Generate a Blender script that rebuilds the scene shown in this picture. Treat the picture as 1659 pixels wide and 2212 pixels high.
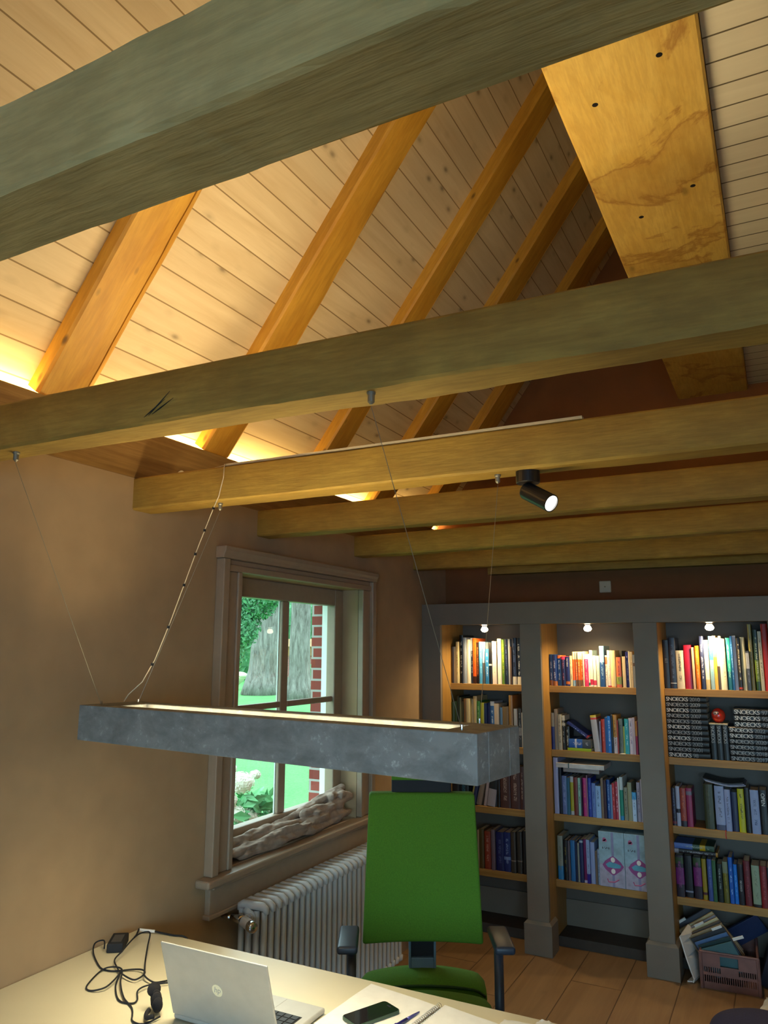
import bpy, bmesh, math, random
from mathutils import Vector, Matrix, noise as mnoise
rnd = random.Random(7)
for o in list(bpy.data.objects): bpy.data.objects.remove(o)
SC = bpy.context.scene
COL = SC.collection
R = math.radians

# ------------------------------------------------------------------ camera
cam_d = bpy.data.cameras.new('camera'); cam = bpy.data.objects.new('camera', cam_d); COL.objects.link(cam); SC.camera = cam
F_PX, YAW, PITCH, ROLL = 1634.6, .47909, .17851, .0033
_f = Vector((-math.sin(YAW)*math.cos(PITCH), math.cos(YAW)*math.cos(PITCH), math.sin(PITCH)))
_r = Vector((math.cos(YAW), math.sin(YAW), 0)); _u = _r.cross(_f)
_r2 = _r*math.cos(ROLL)+_u*math.sin(ROLL); _u2 = -_r*math.sin(ROLL)+_u*math.cos(ROLL)
cam.matrix_world = Matrix(((_r2.x, _u2.x, -_f.x, 2.10), (_r2.y, _u2.y, -_f.y, 0), (_r2.z, _u2.z, -_f.z, 1.72), (0, 0, 0, 1)))
cam_d.sensor_fit = 'VERTICAL'; cam_d.sensor_height = 36; cam_d.sensor_width = 27
cam_d.lens = F_PX/2212*36; cam_d.clip_start = .02; cam_d.clip_end = 300

# ------------------------------------------------------------------ exposure, sky, daylight
SC.view_settings.view_transform = 'Standard'; SC.view_settings.look = 'None'
SC.view_settings.exposure = 0.0; SC.view_settings.gamma = 1; SC.view_settings.use_curve_mapping = False
SC.cycles.use_denoising = True
SC.cycles.max_bounces = 10; SC.cycles.diffuse_bounces = 6; SC.cycles.transparent_max_bounces = 12
SC.cycles.sample_clamp_indirect = 6
SC.cycles.caustics_reflective = False; SC.cycles.caustics_refractive = False
SKY = 5.2
w = bpy.data.worlds.new('world'); SC.world = w; w.use_nodes = True
nt = w.node_tree; nt.nodes.clear()
wo = nt.nodes.new('ShaderNodeOutputWorld'); bg = nt.nodes.new('ShaderNodeBackground')
tc = nt.nodes.new('ShaderNodeTexCoord'); sp = nt.nodes.new('ShaderNodeSeparateXYZ'); cr = nt.nodes.new('ShaderNodeValToRGB')
cr.color_ramp.elements[0].position = .495; cr.color_ramp.elements[0].color = (.012, .018, .012, 1)
e_ = cr.color_ramp.elements.new(.505); e_.color = (.50, .74, .80, 1)
cr.color_ramp.elements[-1].position = .8; cr.color_ramp.elements[-1].color = (.72, .95, 1.0, 1)
hz = nt.nodes.new('ShaderNodeMath'); hz.operation = 'MULTIPLY_ADD'; hz.inputs[1].default_value = .5; hz.inputs[2].default_value = .5
nt.links.new(tc.outputs['Generated'], sp.inputs[0]); nt.links.new(sp.outputs['Z'], hz.inputs[0]); nt.links.new(hz.outputs[0], cr.inputs[0])
nt.links.new(cr.outputs[0], bg.inputs[0]); bg.inputs[1].default_value = SKY; nt.links.new(bg.outputs[0], wo.inputs[0])

def area(name, loc, direction, sx, sy, power, color, spread=180):
    d = bpy.data.lights.new(name, 'AREA'); d.shape = 'RECTANGLE'; d.size = sx; d.size_y = sy
    d.energy = power; d.color = color; d.spread = R(spread)
    o = bpy.data.objects.new(name, d); COL.objects.link(o); o.location = loc
    o.rotation_euler = Vector(direction).to_track_quat('-Z', 'Y').to_euler(); return o
DAY = (.42, .70, 1.0)
# daylight entering by the glazed rear wall behind the photographer
area('daylight_rear_window', (2.8, -2.42, 1.35), (-.30, 1, -.5), 3.2, 1.5, 64, DAY, 125)
WARM = (1.0, .68, .24)

# ------------------------------------------------------------------ mesh helpers
class MB:
    def __init__(s): s.bm = bmesh.new()
    def box(s, x0, y0, z0, x1, y1, z1):
        v = [s.bm.verts.new(c) for c in ((x0,y0,z0),(x1,y0,z0),(x1,y1,z0),(x0,y1,z0),(x0,y0,z1),(x1,y0,z1),(x1,y1,z1),(x0,y1,z1))]
        for f in ((0,3,2,1),(4,5,6,7),(0,1,5,4),(1,2,6,5),(2,3,7,6),(3,0,4,7)): s.bm.faces.new([v[i] for i in f])
        return v
    def mbox(s, M, sx, sy, sz):
        v = s.box(-sx/2,-sy/2,-sz/2, sx/2,sy/2,sz/2)
        for a in v: a.co = M @ a.co
        return v
    def prism(s, prof, a, b, axis='x'):
        """profile of 2-D points swept between a and b along the axis"""
        def P(t, p):
            return {'x': (t, p[0], p[1]), 'y': (p[0], t, p[1]), 'z': (p[0], p[1], t)}[axis]
        A = [s.bm.verts.new(P(a, p)) for p in prof]; B = [s.bm.verts.new(P(b, p)) for p in prof]; n = len(prof)
        s.bm.faces.new(A[::-1]); s.bm.faces.new(B)
        for i in range(n): s.bm.faces.new((A[i], A[(i+1) % n], B[(i+1) % n], B[i]))
        return A+B
    def tube(s, pts, r, n=8, cap=True):
        pts = [Vector(p) for p in pts]; rings = []; up = Vector((0, 0, 1))
        rr = r if isinstance(r, (list, tuple)) else [r]*len(pts)
        prev = None
        for i, p in enumerate(pts):
            t = (pts[min(i+1, len(pts)-1)]-pts[max(i-1, 0)])
            if t.length < 1e-9: t = Vector((0, 0, 1))
            t.normalize()
            if prev is None:
                a = up if abs(t.z) < .9 else Vector((1, 0, 0)); x = t.cross(a).normalized()
            else:
                x = (prev-t*prev.dot(t))
                x = x.normalized() if x.length > 1e-6 else t.cross(Vector((1, 0, .3))).normalized()
            prev = x; y = t.cross(x)
            rings.append([s.bm.verts.new(p+(x*math.cos(2*math.pi*k/n)+y*math.sin(2*math.pi*k/n))*rr[i]) for k in range(n)])
        for a, b in zip(rings, rings[1:]):
            for k in range(n): s.bm.faces.new((a[k], a[(k+1) % n], b[(k+1) % n], b[k]))
        if cap: s.bm.faces.new(rings[0][::-1]); s.bm.faces.new(rings[-1])
    def lathe(s, prof, c=(0, 0, 0), n=24, M=None):
        rings = []
        for r, z in prof:
            ring = []
            for k in range(n):
                p = Vector((r*math.cos(2*math.pi*k/n), r*math.sin(2*math.pi*k/n), z))
                p = (M @ p) if M else p
                ring.append(s.bm.verts.new(p+Vector(c)))
            rings.append(ring)
        for a, b in zip(rings, rings[1:]):
            for k in range(n): s.bm.faces.new((a[k], a[(k+1) % n], b[(k+1) % n], b[k]))
        s.bm.faces.new(rings[0][::-1]); s.bm.faces.new(rings[-1])
    def sphere(s, c, rx, ry=None, rz=None, seg=16, rings=10):
        ry = ry or rx; rz = rz or rx
        r = bmesh.ops.create_uvsphere(s.bm, u_segments=seg, v_segments=rings, radius=1)
        for v in r['verts']: v.co = Vector((v.co.x*rx, v.co.y*ry, v.co.z*rz))+Vector(c)
        return r['verts']
    def quad(s, *pts): return s.bm.faces.new([s.bm.verts.new(p) for p in pts])
    def build(s, name, mat, parent=None, bevel=0, seg=2, smooth=False, local=False, sub=0):
        bmesh.ops.recalc_face_normals(s.bm, faces=s.bm.faces)
        me = bpy.data.meshes.new(name)
        if parent is not None and not local:
            L = world_loc(parent)
            for v in s.bm.verts: v.co -= L
        s.bm.to_mesh(me); s.bm.free()
        if mat: me.materials.append(mat)
        o = bpy.data.objects.new(name, me); COL.objects.link(o)
        if parent is not None: o.parent = parent
        if smooth:
            for p in me.polygons: p.use_smooth = True
        if bevel:
            m = o.modifiers.new('bevel', 'BEVEL'); m.width = bevel; m.segments = seg; m.limit_method = 'ANGLE'; m.angle_limit = R(35)
        if sub:
            m = o.modifiers.new('sub', 'SUBSURF'); m.levels = sub; m.render_levels = sub
        return o
def world_loc(o):
    L = Vector((0, 0, 0))
    while o is not None: L = L+o.location; o = o.parent
    return L
def origin(o, p):
    """move the origin of a mesh object built in world coordinates to p"""
    p = Vector(p)
    for v in o.data.vertices: v.co -= p
    o.location = o.location+p
    return o
def tag(o, label, cat, group=None, kind=None):
    o['label'] = label; o['category'] = cat
    if group: o['group'] = group
    if kind: o['kind'] = kind
    return o
def struct(o): o['kind'] = 'structure'; return o
def thing(name, label, cat, loc=(0, 0, 0), rz=0, group=None):
    o = bpy.data.objects.new(name, None); COL.objects.link(o); o.location = loc; o.rotation_euler = (0, 0, rz); o.empty_display_size = .05
    return tag(o, label, cat, group)
def sempty(name, loc=(0, 0, 0)):
    o = bpy.data.objects.new(name, None); COL.objects.link(o); o.location = loc; return struct(o)
_tc = {}
def text_mesh(s, size, extrude=.0003, shear=0, space=1.0):
    k = (s, size, shear, space)
    if k in _tc: return _tc[k]
    c = bpy.data.curves.new('t', 'FONT'); c.body = s; c.size = size; c.extrude = extrude; c.space_character = space; c.resolution_u = 3; c.shear = shear
    o = bpy.data.objects.new('t', c); COL.objects.link(o); bpy.context.view_layer.update()
    me = bpy.data.meshes.new_from_object(o.evaluated_get(bpy.context.evaluated_depsgraph_get()))
    bpy.data.objects.remove(o); _tc[k] = me; return me
def put_text(s, size, mat, parent, M, name='lettering', **kw):
    me = text_mesh(s, size, **kw).copy(); me.materials.clear(); me.materials.append(mat)
    o = bpy.data.objects.new(name, me); COL.objects.link(o); o.parent = parent; o.matrix_local = M
    return o

# ------------------------------------------------------------------ material helpers
def lin(h):
    h = h.lstrip('#'); c = [int(h[i:i+2], 16)/255 for i in (0, 2, 4)]
    return tuple(x/12.92 if x <= .04045 else ((x+.055)/1.055)**2.4 for x in c)+(1,)
class NT:
    def __init__(s, name):
        s.m = bpy.data.materials.new(name); s.m.use_nodes = True; s.t = s.m.node_tree; s.b = s.t.nodes['Principled BSDF']; s.out = s.t.nodes['Material Output']
    def n(s, typ, **kw):
        o = s.t.nodes.new('ShaderNode'+typ)
        for k, v in kw.items():
            if isinstance(k, str) and hasattr(o, k): setattr(o, k, v)
            else: o.inputs[k].default_value = v
        return o
    def l(s, a, b): s.t.links.new(a, b)
    def math(s, op, a, b=None, clamp=False):
        o = s.t.nodes.new('ShaderNodeMath'); o.operation = op; o.use_clamp = clamp
        for i, v in enumerate((a, b)):
            if v is None: continue
            if isinstance(v, (int, float)): o.inputs[i].default_value = v
            else: s.l(v, o.inputs[i])
        return o.outputs[0]
    def mix(s, f, a, b, blend='MIX'):
        o = s.t.nodes.new('ShaderNodeMix'); o.data_type = 'RGBA'; o.blend_type = blend
        for i, v in ((0, f), (6, a), (7, b)):
            if isinstance(v, (int, float, tuple)): o.inputs[i].default_value = v
            else: s.l(v, o.inputs[i])
        return o.outputs[2]
    def ramp(s, f, stops):
        o = s.t.nodes.new('ShaderNodeValToRGB'); e = o.color_ramp.elements
        e[0].position, e[0].color = stops[0]; e[1].position, e[1].color = stops[-1]
        for p, c in stops[1:-1]: x = e.new(p); x.color = c
        s.l(f, o.inputs[0]); return o.outputs[0]
    def mapped(s, scale, coord='Object', loc=(0, 0, 0)):
        t = s.n('TexCoord'); m = s.n('Mapping'); m.inputs['Scale'].default_value = scale; m.inputs['Location'].default_value = loc
        s.l(t.outputs[coord], m.inputs[0]); return m.outputs[0]
    def noise(s, vec, scale=1, detail=4, rough=.5, dist=0):
        o = s.n('TexNoise'); o.inputs['Scale'].default_value = scale; o.inputs['Detail'].default_value = detail; o.inputs['Roughness'].default_value = rough; o.inputs['Distortion'].default_value = dist
        s.l(vec, o.inputs['Vector']); return o.outputs[0]
    def bump(s, h, strength=.3, dist=.002):
        o = s.n('Bump'); o.inputs['Strength'].default_value = strength; o.inputs['Distance'].default_value = dist
        s.l(h, o.inputs['Height']); s.l(o.outputs[0], s.b.inputs['Normal'])
    def col(s, c): (s.l(c, s.b.inputs['Base Color']) if not isinstance(c, tuple) else setattr(s.b.inputs['Base Color'], 'default_value', c))
def plain(name, hexc, rough=.6, metal=0, var=.06, scale=30, bump=0, coat=0):
    k = NT(name); c = lin(hexc) if isinstance(hexc, str) else hexc
    v = k.noise(k.mapped((1, 1, 1)), scale, 3)
    d = tuple(x*(1-var*2) for x in c[:3])+(1,); l_ = tuple(min(1, x*(1+var*2)) for x in c[:3])+(1,)
    k.col(k.ramp(v, [(.3, d), (.7, l_)])); k.b.inputs['Roughness'].default_value = rough; k.b.inputs['Metallic'].default_value = metal
    if coat: k.b.inputs['Coat Weight'].default_value = coat
    if bump: k.bump(v, bump)
    return k.m
def emit(name, color, strength):
    k = NT(name); k.col((0, 0, 0, 1)); k.b.inputs['Emission Color'].default_value = color; k.b.inputs['Emission Strength'].default_value = strength; return k.m
def wood(name, light, dark, axis='x', knot=0, grain=1.0, rough=.6, blotch=.35, blotch_col=None, bump=.25, knotcol=None, kscale=1.0, rustic=False, stain=None):
    k = NT(name); ax = 'xyz'.index(axis)
    sc = [22, 22, 22]; sc[ax] = 1.3
    if rustic: sc = [7, 7, 7]; sc[ax] = 2.2
    g = k.noise(k.mapped(tuple(sc)), 1.6*grain, 8, .65, .6)
    sc2 = [70, 70, 70]; sc2[ax] = 7 if rustic else 2.5
    g2 = k.noise(k.mapped(tuple(sc2)), 1.5*grain, 3, .6)
    bl = k.noise(k.mapped((1, 1, 1), loc=(3.1, 1.7, .4)), 2.6, 5, .6, .4)
    c = k.ramp(g, [(.32, dark), (.5, tuple((a+b)/2 for a, b in zip(light, dark))), (.68, light)])
    c = k.mix(k.math('MULTIPLY', k.ramp(g2, [(.4, (1, 1, 1, 1)), (.6, (0, 0, 0, 1))]), .28), c, tuple(x*.55 for x in dark[:3])+(1,))
    c = k.mix(k.math('MULTIPLY', k.ramp(bl, [(.45, (0, 0, 0, 1)), (.7, (1, 1, 1, 1))]), blotch), c, blotch_col or tuple(x*.5 for x in dark[:3])+(1,))
    if stain:
        sn = k.noise(k.mapped((1, 1, 1), loc=(1.3, 2.2, 0)), 2.1, 9, .62, .5)
        rim = k.ramp(sn, [(.0, (0, 0, 0, 1)), (.545, (0, 0, 0, 1)), (.575, (1, 1, 1, 1)), (.60, (.35, .35, .35, 1)), (.68, (.12, .12, .12, 1))])
        c = k.mix(k.math('MULTIPLY', rim, .75), c, stain)
    if knot:
        ks = [5.5*kscale]*3; ks[ax] = 2.6*kscale
        v = k.n('TexVoronoi'); v.inputs['Scale'].default_value = 1.0; v.inputs['Randomness'].default_value = 1.0
        k.l(k.mapped(tuple(ks)), v.inputs['Vector'])
        kd = k.ramp(v.outputs['Distance'], [(.0, (1, 1, 1, 1)), (.05, (.85, .85, .85, 1)), (.12, (0, 0, 0, 1))])
        c = k.mix(k.math('MULTIPLY', kd, knot), c, knotcol or tuple(x*.22 for x in dark[:3])+(1,))
    k.col(c); k.b.inputs['Roughness'].default_value = rough; k.bump(g2, bump, .002); return k.m
def planks(name, pitch, along, across, c1, c2, gap, groove=.035, knot=.6, off=0., rough=.65, vary=.25, endlen=0, grain=1.):
    """boards: 'along' and 'across' are object axes"""
    k = NT(name); ia, ic = 'xyz'.index(along), 'xyz'.index(across)
    t = k.n('TexCoord'); s = k.n('SeparateXYZ'); k.l(t.outputs['Object'], s.inputs[0])
    u = k.math('DIVIDE', k.math('ADD', s.outputs[ic], off), pitch)
    fl = k.math('FLOOR', u); fr = k.math('SUBTRACT', u, fl)
    edge = k.math('MINIMUM', fr, k.math('SUBTRACT', 1.0, fr))
    g = k.math('LESS_THAN', edge, groove)
    w1 = k.n('TexWhiteNoise', noise_dimensions='2D'); cx = k.n('CombineXYZ'); k.l(fl, cx.inputs[0])
    if endlen:
        sh = k.n('TexWhiteNoise', noise_dimensions='1D'); k.l(fl, sh.inputs['W'])
        v = k.math('ADD', k.math('DIVIDE', s.outputs[ia], endlen), k.math('MULTIPLY', sh.outputs['Value'], 7.))
        fv = k.math('FLOOR', v); fr2 = k.math('SUBTRACT', v, fv); k.l(fv, cx.inputs[1])
        g = k.math('MAXIMUM', g, k.math('LESS_THAN', fr2, .0025))
    k.l(cx.outputs[0], w1.inputs['Vector'])
    sc = [16., 16., 16.]; sc[ia] = 1.2; mp = k.n('Mapping'); mp.inputs['Scale'].default_value = sc
    ad = k.n('VectorMath'); ad.operation = 'ADD'; k.l(t.outputs['Object'], ad.inputs[0])
    cz = k.n('CombineXYZ'); k.l(k.math('MULTIPLY', w1.outputs['Value'], 9.), cz.inputs[ia]); k.l(cz.outputs[0], ad.inputs[1]); k.l(ad.outputs[0], mp.inputs[0])
    n1 = k.noise(mp.outputs[0], 1.4*grain, 5, .6, .8)
    c = k.ramp(n1, [(.3, c2), (.7, c1)])
    c = k.mix(k.math('MULTIPLY', w1.outputs['Value'], vary), c, tuple(x*.62 for x in c2[:3])+(1,))
    if knot:
        ks = [10.5]*3; ks[ia] = 5.5; m2 = k.n('Mapping'); m2.inputs['Scale'].default_value = ks; k.l(ad.outputs[0], m2.inputs[0])
        v = k.n('TexVoronoi'); v.inputs['Scale'].default_value = 1.; k.l(m2.outputs[0], v.inputs['Vector'])
        kd = k.ramp(v.outputs['Distance'], [(.0, (1, 1, 1, 1)), (.05, (.8, .8, .8, 1)), (.13, (.22, .22, .22, 1)), (.24, (0, 0, 0, 1))])
        c = k.mix(k.math('MULTIPLY', kd, knot), c, tuple(x*.3 for x in c2[:3])+(1,))
    c = k.mix(g, c, gap)
    k.col(c); k.b.inputs['Roughness'].default_value = rough
    k.bump(k.math('SUBTRACT', 1.0, g), .5, .003); return k.m

# ------------------------------------------------------------------ materials
M = {}
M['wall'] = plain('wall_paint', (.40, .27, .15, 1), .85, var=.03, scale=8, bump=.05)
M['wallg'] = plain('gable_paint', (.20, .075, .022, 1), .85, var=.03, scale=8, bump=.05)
M['white'] = plain('white_paint', (.70, .62, .50, 1), .6, var=.02)
M['outwhite'] = plain('outdoor_white_paint', (.86, .88, .84, 1), .5, var=.01)
M['trim'] = plain('trim_paint', (.35, .255, .175, 1), .45, var=.02)
M['rafter'] = wood('rafter_wood', (.62, .33, .042, 1), (.44, .195, .015, 1), 'x', knot=.95, blotch=.30, blotch_col=(.34, .13, .012, 1), rough=.55, kscale=1.9, grain=.7, rustic=True)
M['beam'] = wood('oak_beam', (.42, .275, .055, 1), (.27, .16, .028, 1), 'x', knot=.75, blotch=.55, rough=.8, bump=.7, kscale=.6, rustic=True)
M['beamwarm'] = wood('warm_oak_beam', (.46, .285, .045, 1), (.31, .17, .022, 1), 'x', knot=.8, blotch=.4, rough=.75, bump=.7, kscale=.9, rustic=True)
M['beam_daylit'] = wood('daylit_oak_beam', (.62, .50, .22, 1), (.44, .34, .13, 1), 'x', knot=.75, blotch=.6, rough=.85, bump=.6, kscale=.6, rustic=True)  # nearest beam: the daylight reaching it is put into a paler, greyer oak
M['purlin'] = wood('purlin_wood', (.62, .41, .10, 1), (.52, .31, .055, 1), 'y', knot=.6, blotch=.25, blotch_col=(.40, .17, .02, 1), rough=.6, kscale=1.3, stain=(.27, .11, .015, 1), rustic=True)
M['plate'] = wood('plate_wood', (.38, .22, .07, 1), (.22, .11, .03, 1), 'y', knot=.4)
M['ceil'] = planks('limed_boards', .1107, 'y', 'x', (.68, .53, .33, 1), (.56, .41, .235, 1), (.24, .15, .065, 1), .022, .85, off=.0853)
M['ceilw'] = planks('white_boards', .1035, 'x', 'y', (.66, .58, .43, 1), (.60, .52, .38, 1), (.10, .075, .04, 1), .03, .0, vary=.06)
M['floor'] = planks('oak_floor', .26, 'y', 'x', (.30, .18, .085, 1), (.22, .125, .055, 1), (.09, .045, .02, 1), .01, .3, rough=.45, endlen=2.2, off=.07)
M['case'] = plain('bookcase_paint', (.19, .158, .125, 1), .55, var=.03, scale=6)
M['caseback'] = plain('bookcase_back_paint', (.115, .10, .085, 1), .6, var=.03, scale=6)
M['oak'] = wood('shelf_oak', (.44, .25, .065, 1), (.34, .175, .04, 1), 'x', blotch=.15, rough=.5, bump=.08)
M['liner'] = wood('liner_oak', (.44, .25, .065, 1), (.34, .175, .04, 1), 'z', blotch=.15, rough=.5, bump=.08)
M['concrete'] = None
k = NT('concrete'); n1 = k.noise(k.mapped((1, 1, 1.6)), 9, 8, .65, .3); n2 = k.noise(k.mapped((1, 1, 1), loc=(4, 2, 1)), 55, 5, .7)
c = k.ramp(n1, [(.35, (.16, .165, .16, 1)), (.6, (.26, .265, .26, 1))])
sp1 = k.math('MULTIPLY', k.ramp(n2, [(.55, (0, 0, 0, 1)), (.72, (1, 1, 1, 1))]), k.ramp(n1, [(.48, (0, 0, 0, 1)), (.62, (1, 1, 1, 1))]))
k.col(k.mix(sp1, c, (.55, .56, .56, 1))); k.b.inputs['Roughness'].default_value = .7; k.bump(n2, .35, .003); M['concrete'] = k.m
M['chrome'] = plain('chrome', (.75, .75, .75, 1), .15, 1, var=.01)
M['steel'] = plain('steel_wire', (.30, .28, .22, 1), .45, .7, var=.01)
M['black'] = plain('black_metal', (.012, .012, .014, 1), .35, .3, var=.05)
M['bplastic'] = plain('black_plastic', (.006, .007, .011, 1), .75, var=.05)
M['navyplast'] = plain('dark_blue_plastic', (.030, .045, .075, 1), .38, var=.03)
M['frameplast'] = plain('grey_blue_frame', (.13, .20, .27, 1), .35, var=.02)
M['green'] = plain('green_wool', (.062, .185, .009, 1), .9, var=.06, scale=220, bump=.15)
M['radiator'] = plain('radiator_enamel', (.62, .62, .62, 1), .3, var=.01)
M['desk'] = plain('desk_laminate', (.66, .60, .43, 1), .38, var=.015, scale=5)
M['paper'] = plain('paper', (.80, .79, .76, 1), .8, var=.02)
M['alu'] = plain('laptop_aluminium', (.46, .45, .42, 1), .42, .25, var=.02)
M['logo'] = plain('mirror_logo', (.86, .80, .58, 1), .25, .0, var=.01)
M['key'] = plain('laptop_key', (.02, .02, .022, 1), .5)
M['screen'] = plain('dark_glass', (.008, .008, .012, 1), .08, var=.01, coat=.5)
M['ivory'] = plain('ivory_plastic', (.62, .52, .36, 1), .45, var=.01)
M['crate'] = plain('mauve_crate_plastic', (.20, .095, .085, 1), .5, var=.05)
M['navyfab'] = plain('navy_fabric', (.022, .022, .065, 1), .95, var=.1, scale=150, bump=.3)
M['curtain'] = plain('linen_curtain', (.34, .25, .19, 1), .9, var=.08, scale=40, bump=.15)
M['brick'] = None
k = NT('brick'); b = k.n('TexBrick'); b.inputs['Scale'].default_value = 1; b.inputs['Brick Width'].default_value = .22; b.inputs['Row Height'].default_value = .0595; b.inputs['Mortar Size'].default_value = .006
b.inputs['Color1'].default_value = (.30, .055, .04, 1); b.inputs['Color2'].default_value = (.22, .04, .03, 1); b.inputs['Mortar'].default_value = (.42, .40, .37, 1)
t = k.n('TexCoord'); s = k.n('SeparateXYZ'); cx = k.n('CombineXYZ'); k.l(t.outputs['Object'], s.inputs[0]); k.l(k.math('ADD', s.outputs[0], s.outputs[1]), cx.inputs[0]); k.l(s.outputs[2], cx.inputs[1]); k.l(cx.outputs[0], b.inputs['Vector'])
k.col(b.outputs['Color']); k.b.inputs['Roughness'].default_value = .9; M['brick'] = k.m
k = NT('grass'); n1 = k.noise(k.mapped((1, 1, 1)), 1.2, 6, .7); n2 = k.noise(k.mapped((1, 1, 1)), 26, 5, .7)
k.col(k.mix(k.ramp(n2, [(.35, (0, 0, 0, 1)), (.65, (.7, .7, .7, 1))]), k.ramp(n1, [(.3, (.05, .22, .055, 1)), (.7, (.10, .34, .09, 1))]), (.15, .40, .13, 1)))
k.b.inputs['Roughness'].default_value = .95; k.bump(n2, 1.0, .03); M['grass'] = k.m
k = NT('bark'); n1 = k.noise(k.mapped((6, 6, 1.2)), 1.4, 8, .7, .5); k.col(k.ramp(n1, [(.35, (.10, .085, .075, 1)), (.65, (.30, .28, .26, 1))])); k.b.inputs['Roughness'].default_value = .95; k.bump(n1, 1.0, .06); M['bark'] = k.m
def leaf(name, a, b_):
    k = NT(name); n1 = k.noise(k.mapped((1, 1, 1)), 3.5, 4, .7); k.col(k.ramp(n1, [(.3, a), (.7, b_)])); k.b.inputs['Roughness'].default_value = .7; return k.m
M['leaf'] = leaf('oak_leaf', (.035, .14, .06, 1), (.12, .33, .15, 1)); M['leaf2'] = leaf('hydrangea_leaf', (.08, .30, .10, 1), (.14, .42, .17, 1))
M['bloom'] = plain('hydrangea_bloom', (.90, .88, .74, 1), .9, var=.1, scale=120, bump=.6)
# window pane: clear sheet with a faint mirror image
k = NT('window_glass'); tr = k.n('BsdfTransparent'); gl = k.n('BsdfGlossy'); gl.inputs['Roughness'].default_value = 0; mx = k.n('MixShader'); lw_ = k.n('LayerWeight'); fr = k.n('Math', operation='MULTIPLY_ADD'); k.l(k.math('POWER', lw_.outputs['Facing'], 5.0), fr.inputs[0]); fr.inputs[1].default_value = .9; fr.inputs[2].default_value = .05
tr.inputs[0].default_value = (.93, .99, .97, 1); k.l(fr.outputs[0], mx.inputs[0]); k.l(tr.outputs[0], mx.inputs[1]); k.l(gl.outputs[0], mx.inputs[2]); k.l(mx.outputs[0], k.out.inputs[0]); M['glass'] = k.m
M['cove_led'] = emit('cove_led', (1, .70, .28, 1), 9)
M['lamp_led'] = emit('pendant_led', (1, .88, .60, 1), 4.5)
M['spot_led'] = emit('spot_led', (1, .95, .85, 1), 18)
M['halogen'] = emit('halogen_glow', (1, .88, .62, 1), 14)
# books: one cover shader driven by the book's own colours
k = NT('book_cover')
def attr(n): a = k.n('Attribute', attribute_type='OBJECT'); a.attribute_name = n; return a
t = k.n('TexCoord'); sg = k.n('SeparateXYZ'); k.l(t.outputs['Generated'], sg.inputs[0]); so = k.n('SeparateXYZ'); k.l(t.outputs['Object'], so.inputs[0])
c = attr('base').outputs['Color']
for i in ('1', '2'):
    lo = attr('band%s_lo' % i).outputs['Fac']; hi = attr('band%s_hi' % i).outputs['Fac']
    f = k.math('MULTIPLY', k.math('GREATER_THAN', sg.outputs['Z'], lo), k.math('LESS_THAN', sg.outputs['Z'], hi))
    c = k.mix(f, c, attr('band'+i).outputs['Color'])
ad = k.n('CombineXYZ'); k.l(k.math('FLOOR', k.math('MULTIPLY', so.outputs['Z'], 330)), ad.inputs[0]); k.l(k.math('FLOOR', k.math('MULTIPLY', so.outputs['X'], 420)), ad.inputs[1]); k.l(attr('seed').outputs['Fac'], ad.inputs[2])
wn = k.n('TexWhiteNoise', noise_dimensions='3D'); k.l(ad.outputs[0], wn.inputs['Vector'])
lw = k.n('CombineXYZ'); k.l(k.math('MULTIPLY', so.outputs['Z'], 28), lw.inputs[0]); k.l(attr('seed').outputs['Fac'], lw.inputs[1]); wd = k.noise(lw.outputs[0], 1.0, 1)
m = k.math('MULTIPLY', k.math('GREATER_THAN', wn.outputs['Value'], .5), k.math('GREATER_THAN', wd, .46))
m = k.math('MULTIPLY', m, k.math('LESS_THAN', k.math('ABSOLUTE', k.math('SUBTRACT', sg.outputs['X'], .5)), .16))
m = k.math('MULTIPLY', m, k.math('LESS_THAN', sg.outputs['Y'], .03))
m = k.math('MULTIPLY', m, k.math('MULTIPLY', k.math('GREATER_THAN', sg.outputs['Z'], .2), k.math('LESS_THAN', sg.outputs['Z'], .88)))
m = k.math('MULTIPLY', m, attr('has_ink').outputs['Fac'])
c = k.mix(k.math('MULTIPLY', m, .85), c, attr('ink').outputs['Color'])
k.col(c); k.b.inputs['Roughness'].default_value = .38; M['book'] = k.m
M['pages'] = plain('book_pages', (.66, .58, .43, 1), .9, var=.05, scale=400)
M['lettw'] = plain('silver_lettering', (.62, .62, .60, 1), .4, var=.01)
M['lettg'] = plain('grey_lettering', (.16, .17, .18, 1), .4, var=.01)
M['lettd'] = plain('dark_lettering', (.05, .045, .045, 1), .5, var=.01)
M['snblack'] = plain('gloss_black_cover', (.010, .012, .016, 1), .28, var=.02)

# =================================================================== SETTING
XR, YB, YG, WT = 5.2, -2.6, 5.0, 2.344       # right wall, rear wall, gable wall, wall top
PZ0, PM = 2.66, math.tan(R(54))
b = MB(); b.box(-.3, YB-.2, -.12, XR+.2, YG+.2, 0); struct(b.build('floor', M['floor']))
WY0, WY1, WZ0, WZ1 = 2.645, 3.729, .83, 2.044  # window opening
b = MB()
b.box(-.19, YB, 0, 0, WY0, WT); b.box(-.19, WY1, 0, 0, YG, WT); b.box(-.19, WY0, 0, 0, WY1, WZ0-.03); b.box(-.19, WY0, WZ1, 0, WY1, WT)
struct(b.build('wall_left', M['wall']))
b = MB(); e0, e1, f0, f1 = WY0+.03, 3.665, .80, 2.01
b.box(-.262, YB, -.2, -.192, e0, 2.2); b.box(-.262, e1, -.2, -.192, YG+.2, 2.2); b.box(-.262, e0, -.2, -.192, e1, f0); b.box(-.262, e0, f1, -.192, e1, 2.2)
struct(b.build('wall_outer', M['brick']))
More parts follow.
